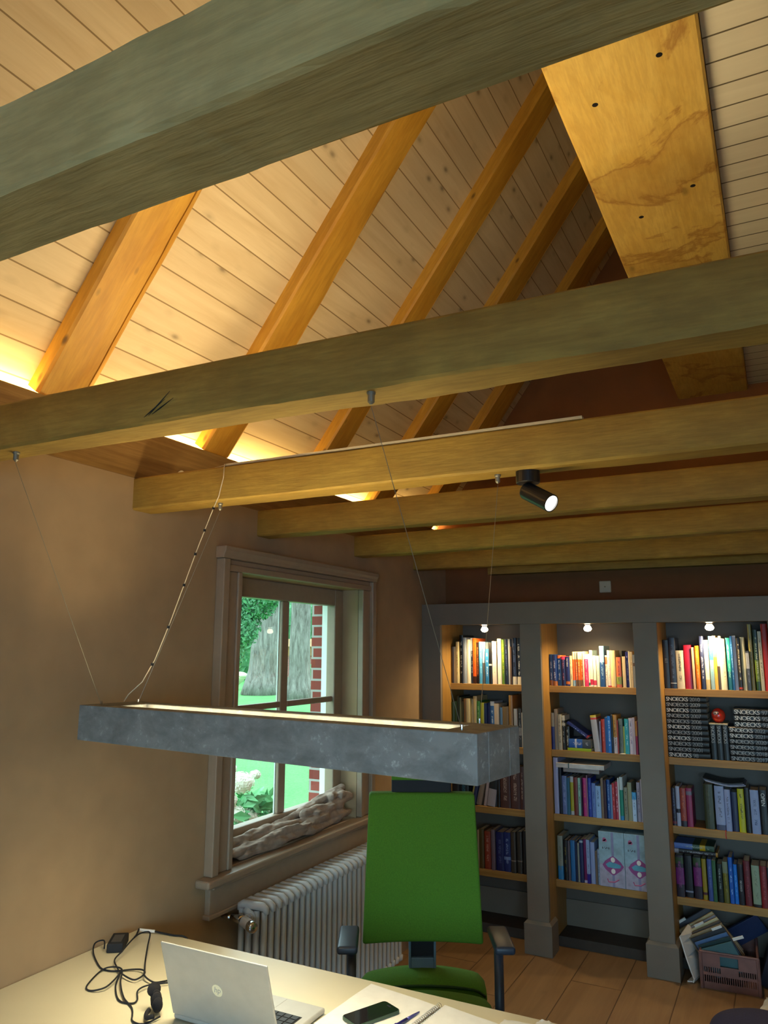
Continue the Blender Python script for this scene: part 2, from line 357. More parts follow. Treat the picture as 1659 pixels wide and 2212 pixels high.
# gable walls follow the roof
def gable(name, y0, y1, hole=None):
    b = MB(); top = lambda x: (PZ0+PM*min(x, XR-x))+.05
    if hole:
        hx0, hx1, hz0, hz1 = hole
        b.box(-.19, y0, 0, hx0, y1, WT); b.box(hx1, y0, 0, XR+.19, y1, WT); b.box(hx0, y0, 0, hx1, y1, hz0); b.box(hx0, y0, hz1, hx1, y1, WT)
        b.prism([(-.19, WT), (XR+.19, WT), (XR+.19, top(-.19)), (XR/2, top(XR/2)), (-.19, top(-.19))], y0, y1, 'y')
    else:
        b.prism([(-.19, 0), (XR+.19, 0), (XR+.19, top(-.19)), (XR/2, top(XR/2)), (-.19, top(-.19))], y0, y1, 'y')
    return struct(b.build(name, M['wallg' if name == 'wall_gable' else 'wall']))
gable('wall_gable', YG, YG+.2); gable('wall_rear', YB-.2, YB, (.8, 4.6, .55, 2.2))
b = MB(); b.box(XR, YB, 0, XR+.19, YG, WT); struct(b.build('wall_right', M['wall']))
for nm, (x0, x1, z0, z1, ax) in {'window_2': (.8, 4.6, .55, 2.2, 'y')}.items():
    e = sempty(nm, (2, YB, 1) if ax == 'y' else (XR, .9, 1)); b = MB(); g = MB()
    def bx(bb, a0, a1, c0, c1, t0, t1): bb.box(a0, YB-.1+t0, c0, a1, YB-.1+t1, c1) if ax == 'y' else bb.box(XR+.1+t0, a0, c0, XR+.1+t1, a1, c1)
    n_ = 3 if ax == 'y' else 2
    for i in range(n_+1):
        x = x0+(x1-x0-.06)*i/n_; bx(b, x, x+.06, z0, z1, -.03, .03)
    bx(b, x0, x1, z0, z0+.06, -.03, .03); bx(b, x0, x1, z1-.06, z1, -.03, .03)
    bx(g, x0, x1, z0, z1, -.003, .003)
    b.build('window_frame', M['trim'], e); g.build('window_pane', M['glass'], e)
# sloping boarded ceiling, left and right of the ridge
L = (XR/2+.02)/math.cos(R(54))
for nm, side in (('ceiling', 1), ('ceiling_right', -1)):
    b = MB(); b.box(-.34, YB, 0, L, YG, .06); o = b.build(nm, M['ceil'] if side > 0 else M['ceilw']); struct(o)
    o.location = (0 if side > 0 else XR, 0, PZ0); o.rotation_euler = (0, R(-54), 0) if side > 0 else (0, R(54), math.pi)
    if side < 0: o.location.y = YB+YG; o.rotation_euler = (0, R(-54), math.pi)
# flat boarded ceiling right of the trimmer
b = MB(); b.box(2.037, YB, 3.335, XR-.35, YG, 3.37); struct(b.build('ceiling_flat', M['ceilw']))
b = MB(); b.prism([(0, .0), (.0, .13), (.02, .15), (.02, 0)][::-1], YB, YG, 'y')
o = b.build('baseboard_left', M['trim']); o.location.x = .0; struct(o)

# ------------------------------------------------------------------ window_1: casing, casement, panes, sill, apron
win = sempty('window_1', (0, 3.19, .83))
b = MB()
b.box(.001, 2.545, .833, .026, 2.618, 2.044); b.box(.001, 2.505, .833, .045, 2.545, 2.095); b.box(.001, 2.618, .833, .034, 2.645, 2.044)
b.box(.001, 3.756, .833, .026, 3.825, 2.044); b.box(.001, 3.825, .833, .045, 3.865, 2.095); b.box(.001, 3.729, .833, .034, 3.756, 2.044)
b.box(.001, 2.545, 2.072, .026, 3.825, 2.095); b.box(.001, 2.545, 2.044, .034, 3.825, 2.072)
b.prism([(0, 2.095), (.045, 2.10), (.05, 2.115), (.07, 2.135), (.075, 2.155), (0, 2.155)], 2.505, 3.875, 'x') if 0 else None
for v in b.prism([(.001, 2.095), (.045, 2.096), (.048, 2.112), (.056, 2.126), (.058, 2.146), (.001, 2.146)], 2.497, 3.873, 'z'):
    pass
vs = list(b.bm.verts)[-12:]
for v in vs: v.co = Vector((v.co.x, v.co.z, v.co.y))
b.build('window_casing', M['trim'], win, bevel=.004)
b = MB()
b.box(-.15, 2.645, .83, -.095, 2.72, 2.044); b.box(-.15, 3.642, .83, -.095, 3.729, 2.044); b.box(-.15, 2.72, .83, -.095, 3.642, .94); b.box(-.15, 2.72, 1.953, -.095, 3.642, 2.044)
b.box(-.1245, 3.152, .94, -.106, 3.212, 1.953); b.box(-.1245, 2.72, 1.434, -.106, 3.152, 1.464); b.box(-.1245, 3.212, 1.434, -.106, 3.642, 1.464)
b.build('casement_frame', M['trim'], win, bevel=.006)
b = MB(); # white painted outer frame seen through the panes
b.box(-.205, e0-.02, .80, -.152, 2.70, 2.04); b.box(-.192, 3.662, .80, -.152, 3.729, 2.04); b.box(-.205, 2.70, .80, -.152, 3.662, .90); b.box(-.205, 2.70, 1.98, -.152, 3.662, 2.04)
b.box(-.132, 3.150, .94, -.1255, 3.163, 1.953); b.build('outer_frame', M['outwhite'], win)
for (y0, y1) in ((2.72, 3.15), (3.212, 3.642)):
    for (z0, z1) in ((.94, 1.434), (1.464, 1.953)):
        b = MB(); b.quad((-.122, y0, z0), (-.122, y1, z0), (-.122, y1, z1), (-.122, y0, z1)); b.build('window_pane', M['glass'], win)
b = MB(); b.box(-.12, 2.645, .80, .0, 3.729, .832); b.box(0, 2.455, .80, .072, 3.91, .832); b.build('window_sill', M['trim'], win, bevel=.010, seg=3)
b = MB(); b.box(0, 2.52, .685, .026, 3.85, .80); b.box(0, 2.51, .672, .036, 3.86, .69); b.box(0, 2.515, .785, .05, 3.855, .80); b.build('apron', M['trim'], win, bevel=.004)

# ------------------------------------------------------------------ roof timbers
COVE = 75
def wavy(prof_fn, n, a, b_, axis='x'):
    """sweep a profile that may change along its length"""
    m = MB(); rings = []
    for i in range(n+1):
        t = a+(b_-a)*i/n; rings.append([m.bm.verts.new({'x': (t, p[0], p[1]), 'y': (p[0], t, p[1])}[axis]) for p in prof_fn(t)])
    for A, B in zip(rings, rings[1:]):
        k = len(A)
        for j in range(k): m.bm.faces.new((A[j], A[(j+1) % k], B[(j+1) % k], B[j]))
    m.bm.faces.new(rings[0]); m.bm.faces.new(rings[-1][::-1]); return m
nz = lambda a, b_=0., c=0.: mnoise.noise(Vector((a, b_, c)))
def beam(y0, y1, z0, label, rz=0, rough=.002, seed=0, x0=0., x1=XR):
    def prof(t):
        j = [nz(t*2.3, seed*3.1+k*1.7)*rough*2+nz(t*17, seed+k*5.)*rough*.6 for k in range(8)]
        w_ = y1-y0; h = WT-z0; c = .006
        return [(c, 0+j[0]), (w_-c, j[1]), (w_+j[2], c+j[2]), (w_+j[3], h-c), (w_-c, h), (c, h), (j[4], h-c), (j[5], c+j[5])]
    m = wavy(prof, 160, x0, x1); o = m.build('tie_beam', M['beam_daylit' if seed == 1 else 'beam' if seed == 2 else 'beamwarm']); o.location = (0, y0, z0); o.rotation_euler.z = rz
    return tag(o, label, 'beam', 'oak tie beams spanning the room')
BZ = 2.222
B1 = beam(.487, .589, BZ, 'big daylit grey-green rough-sawn oak tie beam nearest the camera, across the top', 0, .004, 1)
B2 = beam(1.205, 1.308, BZ, 'oak tie beam with dark crack and steel wire fixings, second from the camera', .024, .003, 2)
B3 = beam(2.018, 2.12, BZ, 'oak tie beam carrying the black ceiling spotlight, third from the camera', .004, .002, 3)
B4 = beam(2.78, 2.88, BZ+.002, 'oak tie beam directly behind the one carrying the spotlight', -.006, .002, 4)
B5 = beam(3.68, 3.78, BZ+.006, 'oak tie beam above the window head, second behind the spotlight beam', -.052, .002, 5)
B6 = beam(4.46, 4.56, BZ+.004, 'farthest oak tie beam, just in front of the bookcase wall', .0, .002, 6)
b = MB(); b.box(.35, YG-.09, 2.22, XR, YG-.001, 2.33); struct(b.build('trim_1', M['beam']))
# dark crack in the second beam
cr_ = MB()
for dx, h in ((0, .035), (.012, .05), (.022, .03)): cr_.tube([(.845+dx*1.1+.012*k, -.0015, .0165+dx*.2+k*h/5) for k in range(6)], [.0004, .0012, .0016, .0012, .0008, .0003], 5)
cr_.build('crack', M['black'], B2, local=True)
# wall plates (fascia boards hiding the cove light)
b = MB(); b.box(-.032, YB, WT, 0, YG, 2.542); b.box(-.19, YB, WT, -.032, YG, WT+.02)
PL = tag(b.build('wall_plate', M['plate'], bevel=.003), 'brown timber wall plate along the left wall top hiding a strip light', 'wall plate')
b = MB(); b.tube([(.001, 2.265, 2.40+.0), (.006, 2.265, 2.40)], .024, 16); b.build('cable_grommet', M['ivory'], PL)
b = MB(); b.box(XR, YB, WT, XR+.032, YG, 2.542); b.box(XR+.032, YB, WT, XR+.19, YG, WT+.02); o = b.build('wall_plate', M['plate']); tag(o, 'timber wall plate on the right hand wall outside the view', 'wall plate')
b = MB(); b.box(-.085, YB+.05, 2.478, -.065, YG-.02, 2.486)
tag(b.build('led_strip', M['cove_led']), 'warm glowing light strip behind the left wall plate', 'strip light')
for nm, x_, sg in (('cove_light', -.045, 1), ('added_cove_right', XR+.045, -1)): area(nm, (x_, 1.25, 2.526), (0, 0, 1), .012, 7.4, COVE*(1 if sg > 0 else 1.1), WARM).rotation_euler = (0, R(180-(38 if sg > 0 else 62)*sg), 0)  # the right-hand lamp is added out of view to even the roof light
# pale strip on the third beam; glow and uplight added to brighten the roof
b = MB(); b.box(.42, 2.024, WT+.0005, 1.66, 2.048, WT+.008); lp_ = b.build('pale_strip', M['ivory']); origin(lp_, (1.04, 2.036, WT)); tag(lp_, 'thin pale strip with an added uplight lying along the top of the spotlight beam', 'pale strip')
b = MB(); b.box(.44, 2.028, WT+.0082, 1.64, 2.044, WT+.009); b.build('added_glow_line', M['cove_led'], lp_)
area('added_roof_uplight', (1.04, 2.036, WT+.012), (-.12, 0, 1), .014, 1.2, 13.5, (1, .78, .43)).rotation_euler = (0, R(180-8), R(90)) if 0 else (R(180), 0, R(90))
# rafters
def rafter(y0, wd, label, seed, crack=True):
    def prof(t):
        e = nz(t*3.1, seed*7.)*.012; c = .80*wd+nz(t*2.1, seed*2.3)*.012+nz(t*9, seed)*.003
        d = .060+nz(t*2, seed+9)*.004; g = .010 if crack else .0005
        return [(0, 0), (.0005, -d*.5), (.001, -d*.82), (.009, -d*.99), (.05, -d-.002), (c*.7, -d-.003), (c-.003, -d), (c, -d+g), (c+.003, -d+.001), (wd*.93+e, -d+.022), (wd+e*.6, -d*.45), (wd, 0)]
    m = wavy(prof, 150, -.10, L-.05); o = m.build('rafter', M['rafter'], smooth=False)
    o.location = (0, y0, PZ0); o.rotation_euler = (0, R(-54), 0)
    return tag(o, label, 'rafter', 'orange pine rafters under the left roof slope')
for y0, wd, lb, cr in ((1.585, .205, 'orange pine rafter nearest the camera, at the far left of the roof', True), (2.402, .205, 'long cracked orange rafter, second from the left', True), (3.18, .190, 'orange pine rafter, third from the left, reaching the trimmer top', True),
                      (3.88, .225, 'orange pine rafter with pale knot scar, fourth from the left', True), (4.56, .28, 'darker orange rafter against the gable wall', False), (.74, .17, 'orange pine rafter above the nearest tie beam, hidden by it', True)):
    if y0 < 1: continue
    rafter(y0, wd, lb, y0*3, cr)
# trimmer running along the room above the tie beams
def pprof(t):
    e = nz(t*2.2)*.004
    return [(1.632+e, 3.305), (1.638, 3.30), (2.028, 3.30), (2.035, 3.306), (2.036, 3.50), (1.63+e, 3.50)]
pm = wavy(pprof, 90, YB, YG, 'y'); PU = tag(pm.build('trimmer_beam', M['purlin']), 'broad flat orange timber with brown stains and bolt holes above the tie beams', 'beam')
for x, y in ((1.735, 2.045), (1.93, 1.93), (1.76, 2.72), (1.95, 2.60)):
    b = MB(); b.tube([(x, y, 3.2995), (x, y, 3.31)], .009, 10); b.build('bolt_hole', M['black'], PU)

# =================================================================== GARDEN
b = MB(); nG = 50
for i in range(nG):
    for j in range(nG):
        x0, x1 = -45+44.6*i/nG, -45+44.6*(i+1)/nG; y0, y1 = -8+66*j/nG, -8+66*(j+1)/nG
        f = lambda x, y: -.15+.10*nz(x*.3, y*.3)*min(1, (-x-.4)/6)
        b.quad((x0, y0, f(x0, y0)), (x1, y0, f(x1, y0)), (x1, y1, f(x1, y1)), (x0, y1, f(x0, y1)))
struct(b.build('ground', M['grass'], smooth=True))
def leaves(mb, c, rad, n, size, shell=.55):
    for _ in range(n):
        d = Vector((rnd.gauss(0, 1), rnd.gauss(0, 1), rnd.gauss(0, 1))).normalized()
        rr = shell+(1-shell)*rnd.random()**.6
        p = Vector(c)+Vector((d.x*rad[0], d.y*rad[1], d.z*rad[2]))*rr
        a = (d+Vector((rnd.gauss(0, .5), rnd.gauss(0, .5), rnd.gauss(0, .5)+.3))).normalized(); u = a.orthogonal().normalized(); v = a.cross(u); s = size*rnd.uniform(.6, 1.3)
        ang = rnd.random()*6.28; u2 = u*math.cos(ang)+v*math.sin(ang); v2 = a.cross(u2)
        mb.quad(p-u2*s, p-v2*s*.45+a*s*.1, p+u2*s, p+v2*s*.45+a*s*.1)
def tree(x, y, r0, label, blobs, lean=(0, 0), h=7):
    t = thing('tree', label, 'tree', (x, y, -.15))
    b = MB(); pts = []; rr = []
    for i in range(15):
        k = i/14; z = h*k; pts.append((x+lean[0]*z, y+lean[1]*z, -.2+z)); rr.append(r0*(1-.28*k+.55*max(0, .12-k)/.12*.6)*(1+.05*nz(z*1.3, r0)))
    b.tube(pts, rr, 22); o = b.build('trunk', M['bark'], t, smooth=True)
    for v in o.data.vertices:
        n_ = nz(v.co.x*5, v.co.y*5, v.co.z*.8)*.05*r0*2; v.co.x += n_; v.co.y += n_
    b = MB()
    for c, rad, n_ in blobs: leaves(b, c, rad, n_, .07)
    b.build('foliage', M['leaf'], t)
    return t
def bush(name, c, rad, n, size, label, mat, cat='bush'):
    b = MB(); leaves(b, c, rad, n, size, .5); v = b.sphere(c, rad[0]*.86, rad[1]*.86, rad[2]*.86, 14, 10)
    for a in v: a.co += Vector((nz(a.co.x*3, a.co.y*3, a.co.z*3),)*3)*.1*rad[0]
    o = b.build(name, mat); origin(o, (c[0], c[1], c[2]-rad[2])); return tag(o, label, cat)
tree(-13.55, 23.5, .40, 'tall grey garden tree with straight rough trunk, seen through the right window panes', [((-13.5, 23.5, 7.6), (3, 3, 1.8), 900)])
tree(-17.2, 26.2, .66, 'thick old garden tree behind hanging green leaves, seen through the left panes', [((-11.35, 17.95, 3.25), (.72, .6, .75), 1800), ((-11.75, 17.9, 2.35), (.5, .45, .6), 900), ((-10.75, 17.7, 3.35), (.5, .45, .5), 800), ((-12.1, 18.0, 1.7), (.32, .3, .55), 500), ((-11.3, 18.1, 4.4), (1.6, 1.0, .8), 1500), ((-12.6, 18.2, 3.2), (.8, .7, 1.0), 1200)], lean=(.06, .035), h=7)
bush('hedge', (-28.5, 38.5, 2.9), (7, 4, 4.4), 5200, .22, 'tall dark green hedge closing off the back of the lawn on the left', M['leaf'], 'hedge')
bush('hedge', (-14.0, 40.5, 3.6), (6.5, 3, 3.9), 4200, .22, 'dark green hedge rising behind the red brick shed', M['leaf'], 'hedge')
bush('shrub', (-17.1, 29.6, .35), (1.0, .9, .7), 900, .09, 'low green shrub on the lawn between the two tree trunks', M['leaf'], 'shrub')
b = MB(); b.box(-21.3, 32.5, -.2, -14.5, 34.3, 1.75)
sh = b.build('garden_shed', M['brick']); origin(sh, (-19, 34, -.2)); tag(sh, 'low red brick garden shed with a timber top band behind the lawn trees', 'shed')
b = MB(); b.box(-21.4, 32.4, 1.35, -14.4, 34.4, 1.80); b.prism([(32.3, 1.8), (34.5, 1.8), (33.4, 2.2)], -21.5, -14.3, 'x'); b.build('roof_band', M['plate'], sh)
b = MB()
for i in range(14):
    a = i/13; r_ = .5+.6*a
    b.sphere((-21.2+1.2*a, 28.5-.2*a, -.05+.55*a*a), .42, .3, .16, 10, 6)
o = b.build('garden_basin', M['white'], smooth=True); origin(o, (-20.6, 28.4, -.15)); tag(o, 'pale curved stone basin on the lawn at the far left of the window view', 'basin')
hy = thing('hydrangea', 'white flowering hydrangea bush just outside the window', 'shrub', (-1.0, 4.1, -.15))
b = MB(); leaves(b, (-1.05, 4.05, .55), (.26, .40, .30), 420, .055, .1); leaves(b, (-1.0, 4.25, .70), (.12, .22, .12), 60, .06, .1); b.build('foliage', M['leaf2'], hy)
b = MB()
for k_ in range(9):
    a = k_*.7; b.tube([(-1.0+.05*math.cos(a), 4.1+.05*math.sin(a), -.15), (-1.0+.12*math.cos(a), 4.1+.2*math.sin(a), .3), (-1.0+.12*math.cos(a), 4.1+.26*math.sin(a), .62)], .005, 6)
b.build('stem', M['leaf2'], hy)
for c, r_ in (((-1.0, 4.02, .885), .085), ((-1.0, 3.95, .70), .085), ((-1.0, 4.10, .655), .08), ((-1.0, 4.37, .655), .055), ((-1.0, 3.90, .985), .045), ((-1.05, 4.235, .90), .035), ((-1.0, 3.91, .80), .05)):
    b = MB()
    for _ in range(int(1500*r_)+30):
        d = Vector((rnd.gauss(0, 1), rnd.gauss(0, 1), rnd.gauss(0, 1))).normalized(); p = Vector(c)+Vector((d.x*r_, d.y*r_, d.z*r_*.75)); s_ = .010
        u = d.orthogonal().normalized(); v = d.cross(u); b.quad(p-u*s_, p-v*s_+d*.004, p+u*s_, p+v*s_+d*.004)
    b.sphere(c, r_*.93, r_*.93, r_*.7, 14, 10); b.build('flower_head', M['bloom'], hy)

# =================================================================== BOOKCASE
CY, CB, SY = 4.59, 4.99, 4.757               # front of the frame, back panel, front of the shelves
BAYS = [(.13, .664), (.791, 1.338), (1.469, 2.036), (2.163, 2.70)]
CASE = thing('bookcase', 'built-in taupe bookcase with square pillars filling the far wall', 'bookcase', (1.4, CY, 0))
HZ, TZ = 1.872, 2.007
b = MB()
b.box(0, CY, 0, .13, CY+.03, HZ); b.box(0, CY, HZ, 2.9, CY+.03, TZ); b.box(0, CY+.03, TZ-.03, 2.9, CB, TZ)
b.build('face_frame', M['case'], CASE, bevel=.002)
for x0, x1 in ((.664, .791), (1.338, 1.469), (2.036, 2.163), (2.70, 2.9)):
    b = MB(); b.box(x0, CY, 0, x1, CY+.03, HZ); p_ = b.build('pillar', M['case'], CASE, bevel=.002)
    b = MB(); b.prism([(x0-.018, CY-.018), (x1+.018, CY-.018), (x1+.018, CY+.12), (x0-.018, CY+.12)], 0, .163, 'z')
    v = b.prism([(x0-.018, CY-.018), (x1+.018, CY-.018), (x1+.018, CY+.12), (x0-.018, CY+.12)], .163, .178, 'z')
    for a in v:
        if a.co.z > .17: a.co.x += .014 if a.co.x < (x0+x1)/2 else -.014; a.co.y += .014 if a.co.y < CY else 0
    b.build('plinth', M['case'], p_)
b = MB(); b.box(0, CB, 0, 2.9, CB+.008, TZ-.03); b.build('back_panel', M['caseback'], CASE)
b = MB(); b.box(.13, CB-.012, .0, 2.70, CB, .205); b.build('skirting', M['case'], CASE)
b = MB(); b.box(.13, SY+.02, 0, 2.70, CB-.012, .055); b.build('kick_board', plain('dark_kick_paint', (.045, .035, .028, 1), .6), CASE)
for (x0, x1) in BAYS:
    b = MB(); b.box(x0-.014, CY+.031, .0, x0, CB, HZ+.01); b.box(x1, CY+.031, .0, x1+.014, CB, HZ+.01); b.build('side_liner', M['liner'], CASE)
    b = MB(); b.box(x0-.014, CY+.03, HZ+.01, x1+.014, CB, HZ+.03); b.build('niche_ceiling', M['liner'], CASE)
SHZ = {1: 1.496, 2: 1.114, 3: .742, 4: .370}
for (x0, x1) in BAYS:
    for z in SHZ.values():
        b = MB(); b.box(x0+.0005, SY, z-.040, x1-.0005, CB-.0005, z); b.build('shelf', M['oak'], CASE, bevel=.0015)
for i, x in enumerate((.395, 1.056, 1.74, 2.4)):
    dl = thing('downlight', ['small glass downlight shining over the left bay books', 'small glass downlight shining over the middle bay books', 'small glass downlight over the third bay with the tall red book', 'small glass downlight in the bay beyond the view'][i], 'downlight', (x, 4.70, HZ), group='glass downlights in the bookcase bays')
    b = MB(); b.lathe([(.033, 1.880), (.034, 1.872), (.022, 1.868), (.018, 1.862)], (x, 4.70, 0), 20); b.build('rim', M['chrome'], dl)
    b = MB(); b.lathe([(.014, 1.862), (.022, 1.850), (.025, 1.840), (.016, 1.829), (.004, 1.826)], (x, 4.70, 0), 8); b.build('glass_bulb', M['halogen'], dl)
    d = bpy.data.lights.new('downlight_beam', 'SPOT'); d.energy = 16; d.color = (1, .74, .38); d.spot_size = R(165); d.spot_blend = .9; d.shadow_soft_size = .012
    o = bpy.data.objects.new('downlight_beam', d); COL.objects.link(o); o.location = (x, 4.70, 1.815); o.rotation_euler = (R(6), 0, 0)
b = MB(); b.box(1.078, YG-.016, 2.079, 1.152, YG, 2.154); o = b.build('wall_switch', M['ivory'], bevel=.006)
origin(o, (1.115, YG, 2.116)); tag(o, 'square ivory wall box on the dark wall above the bookcase', 'wall switch')
b = MB(); b.tube([(1.115, YG-.018, 2.116), (1.115, YG-.015, 2.116)], .004, 8); b.build('button', M['plate'], o)

# =================================================================== PENDANT LAMP
LA = R(-6.85); PLo = Vector((.846, 1.733, 1.545))
PEN = thing('pendant_lamp', 'long concrete-look box pendant lamp hanging on steel wires over the desk', 'lamp', PLo, LA)
LL, LW, LH = 1.378, .212, .105
b = MB(); s0, s1, t0 = LL/2-.125, LL/2-.10, .052
b.box(-LL/2, -LW/2, -LH, LL/2, -t0, 0); b.box(-LL/2, t0, -LH, LL/2, LW/2, 0); b.box(-LL/2, -t0, -LH, -s0, t0, 0); b.box(s1, -t0, -LH, LL/2, t0, 0)
b.build('housing', M['concrete'], PEN, bevel=.0025, local=True)
b = MB(); b.box(-s0, -t0, -.050, s1, t0, -.042); b.build('upper_diffuser', M['lamp_led'], PEN, local=True)
b = MB(); b.box(-s0, -t0, -LH+.022, s1, t0, -LH+.030); b.build('lower_diffuser', M['lamp_led'], PEN, local=True)
o = area('pendant_uplight', (0, 0, -.040), (0, 0, 1), 1.1, .09, 7, (1, .80, .42), 112); o.parent = PEN; o.rotation_euler = (math.pi, 0, 0)
o = area('pendant_downlight', (0, 0, -LH+.019), (0, 0, -1), 1.1, .09, 5, (1, .88, .58), 100); o.parent = PEN; o.rotation_euler = (0, 0, 0)
ends = [((.367, 1.307-.05, BZ), (.20, 1.75, 1.545)), ((1.415, 1.262, BZ), (1.462, 1.602, 1.545)), ((.384, 2.055, BZ), (.236, 1.868, 1.545)), ((1.399, 2.07, BZ), (1.443, 1.765, 1.545))]
for i, (a, c) in enumerate(ends):
    hw = thing('wire_anchor', ['steel wire anchor under the second beam at the far left', 'steel wire anchor under the middle of the second beam', 'steel wire anchor under the spotlight beam above the beaded cable', 'steel wire anchor just left of the black spotlight'][i], 'wire anchor', a, group='steel anchors screwed under the beams')
    b = MB(); z = a[2]; b.lathe([(.009, z), (.009, z-.005), (.007, z-.008), (.007, z-.022), (.002, z-.027)], (a[0], a[1], 0), 16); b.build('cap', M['steel'], hw)
    b = MB(); b.tube([(a[0], a[1], z-.03), c], .0008, 6)
    wv = b.build('wire', M['steel'], PEN, local=True); mi = (Matrix.Translation(PLo) @ Matrix.Rotation(LA, 4, 'Z')).inverted()
    for v in wv.data.vertices: v.co = mi @ v.co
    b = MB(); b.tube([mi @ Vector((c[0], c[1], 1.540)), mi @ Vector((c[0], c[1], 1.556))], .0035, 8); b.build('wire_socket', M['chrome'], PEN, local=True)
# white supply cord: over beam, down the wire, into the lamp
cp = [(.10, 2.33, 2.372), (.17, 2.16, 2.362), (.30, 2.07, 2.352), (.425, 2.03, 2.350), (.432, 2.010, 2.347), (.431, 2.009, 2.30), (.412, 2.011, 2.235), (.375, 2.03, 2.20), (.352, 2.025, 2.14), (.330, 2.005, 2.05), (.308, 1.975, 1.93), (.286, 1.94, 1.80), (.262, 1.905, 1.68), (.232, 1.885, 1.61), (.195, 1.865, 1.57), (.187, 1.855, 1.548)]
b = MB(); b.tube(cp, .0017, 8); cord = b.build('supply_cord', M['ivory'], smooth=True); origin(cord, cp[5]); tag(cord, 'thin ivory cord clipped down a steel wire to the left end of the pendant lamp', 'cord')
for k_ in (7.0, 8.2, 9.1, 10.0, 11.1, 12.2):
    i = int(k_); f_ = k_-i; p = Vector(cp[i]).lerp(Vector(cp[i+1]), f_); b = MB(); b.tube([p-Vector((0, 0, .0045)), p+Vector((0, 0, .0045))], .0045, 8); b.build('clip', M['black'], cord)

# ------------------------------------------------------------------ ceiling spotlight
SP = thing('ceiling_spotlight', 'black cylindrical spotlight switched on under the third tie beam', 'spotlight', (1.49, 2.068, BZ))
b = MB(); b.lathe([(.033, BZ), (.034, BZ-.002), (.034, BZ-.034), (.032, BZ-.036)], (1.49, 2.068, 0), 32); b.build('ceiling_rose', M['black'], SP)
b = MB(); b.tube([(1.49, 2.068, BZ-.034), (1.49, 2.068, BZ-.052)], .006, 12); b.build('stem', M['black'], SP)
d_ = Vector((.080, -.038, -.050)).normalized(); c0 = Vector((1.487, 2.069, BZ-.058))-d_*.006; Mr = d_.to_track_quat('Z', 'Y').to_matrix().to_4x4(); Mr.translation = c0
b = MB(); ln = .105; b.lathe([(.018, -.003), (.024, 0), (.0255, .004), (.0255, ln), (.0225, ln), (.0215, ln-.012), (.001, ln-.013)], (0, 0, 0), 32, Mr); b.build('barrel', M['black'], SP, smooth=False)
b = MB(); b.lathe([(.0001, ln-.010), (.021, ln-.010), (.0205, ln-.004), (.0001, ln-.003)], (0, 0, 0), 28, Mr); b.build('lens', M['spot_led'], SP)
d = bpy.data.lights.new('spotlight_beam', 'SPOT'); d.energy = 22; d.color = (1, .88, .70); d.spot_size = R(60); d.spot_blend = .5; d.shadow_soft_size = .02
o = bpy.data.objects.new('spotlight_beam', d); COL.objects.link(o); o.location = c0+d_*(ln+.004); o.rotation_euler = d_.to_track_quat('-Z', 'Y').to_euler()

# =================================================================== RADIATOR
RA = thing('radiator', 'white column radiator under the window sill', 'radiator', (.115, 3.3, 0))
XS = (.058, .096, .134, .172); RT, RB_ = .700, .10
for i in range(28):
    y = 2.685+.0452*i; b = MB()
    for x in XS: b.tube([(x, y, RB_+.02), (x, y, RT-.02)], .0125, 10, cap=False)
    for z, s_ in ((RT-.018, 1), (RB_+.018, -1)):
        b.tube([(XS[0]-.011, y, z-.012*s_), (XS[0]-.006, y, z+.006*s_), (XS[0]+.01, y, z+.014*s_), (XS[3]-.01, y, z+.014*s_), (XS[3]+.006, y, z+.006*s_), (XS[3]+.011, y, z-.012*s_)], [.010, .015, .0175, .0175, .015, .010], 10)
    b.tube([(.096, y-.0225, RT-.028), (.096, y+.0225, RT-.028)], .017, 12); b.tube([(.134, y-.0225, RB_+.028), (.134, y+.0225, RB_+.028)], .017, 12)
    b.build('section', M['radiator'], RA, smooth=True)
for y in (2.82, 3.77):
    b = MB(); b.box(.09, y-.012, 0, .14, y+.012, RB_+.02); b.build('foot', M['radiator'], RA, bevel=.003)
b = MB(); b.lathe([(.026, 0), (.026, .005), (.017, .006), (.017, .016), (.010, .017)], (0, 0, 0), 24, Matrix.Translation((.115, 2.672, RT-.045)) @ Matrix.Rotation(R(90), 4, 'X')); b.build('end_plug', M['radiator'], RA)
b = MB(); b.tube([(.003, 2.632, .655), (.05, 2.632, .655)], .009, 12); b.tube([(.05, 2.632, .655), (.12, 2.632, .655)], [.015, .017], 14); b.tube([(.115, 2.675, .655), (.115, 2.615, .655)], .016, 14); b.build('valve', M['chrome'], RA, smooth=True)
b = MB(); b.tube([(.122, 2.618, .655), (.165, 2.600, .652)], .021, 20); b.build('thermostat_head', M['radiator'], RA)
b = MB(); b.tube([(.165, 2.600, .652), (.168, 2.599, .652), (.188, 2.590, .650), (.193, 2.588, .650)], [.0205, .0215, .0215, .017], 20); b.build('thermostat_cap', M['chrome'], RA, smooth=True)

# =================================================================== CURTAIN BUNDLE on the sill
b = MB()
strands = []
for q in range(15):
    t0_, t1_ = rnd.uniform(0, .10), rnd.uniform(.90, 1.0)
    if q > 9: t0_ = .55+.08*(q-10)
    strands.append((t0_, t1_, q))
for t0_, t1_, q in strands:
    n_ = 70; pts = []; rr = []; row = q % 3; lay = q//3
    for i in range(n_+1):
        t = t0_+(t1_-t0_)*i/n_; y = 2.672+1.025*t
        up = (.8+1.0*t)*(.011+.0155*lay)+.009*math.sin(t*12+q*1.3)+.009*nz(t*14, q*3.)
        x = -.066+.034*row+.014*math.sin(t*8+q*2.1)+.016*nz(t*11, q*5.)
        r_ = (.0155+.0055*nz(t*5, q*2.7))*(1+.35*t); e_ = min(1, i/4+.35, (n_-i)/4+.35)
        pts.append((x, y+.008*nz(q, t*3), max(.8335+r_*e_, .832+up+r_*.6))); rr.append(r_*e_)
    b.tube(pts, rr, 10)
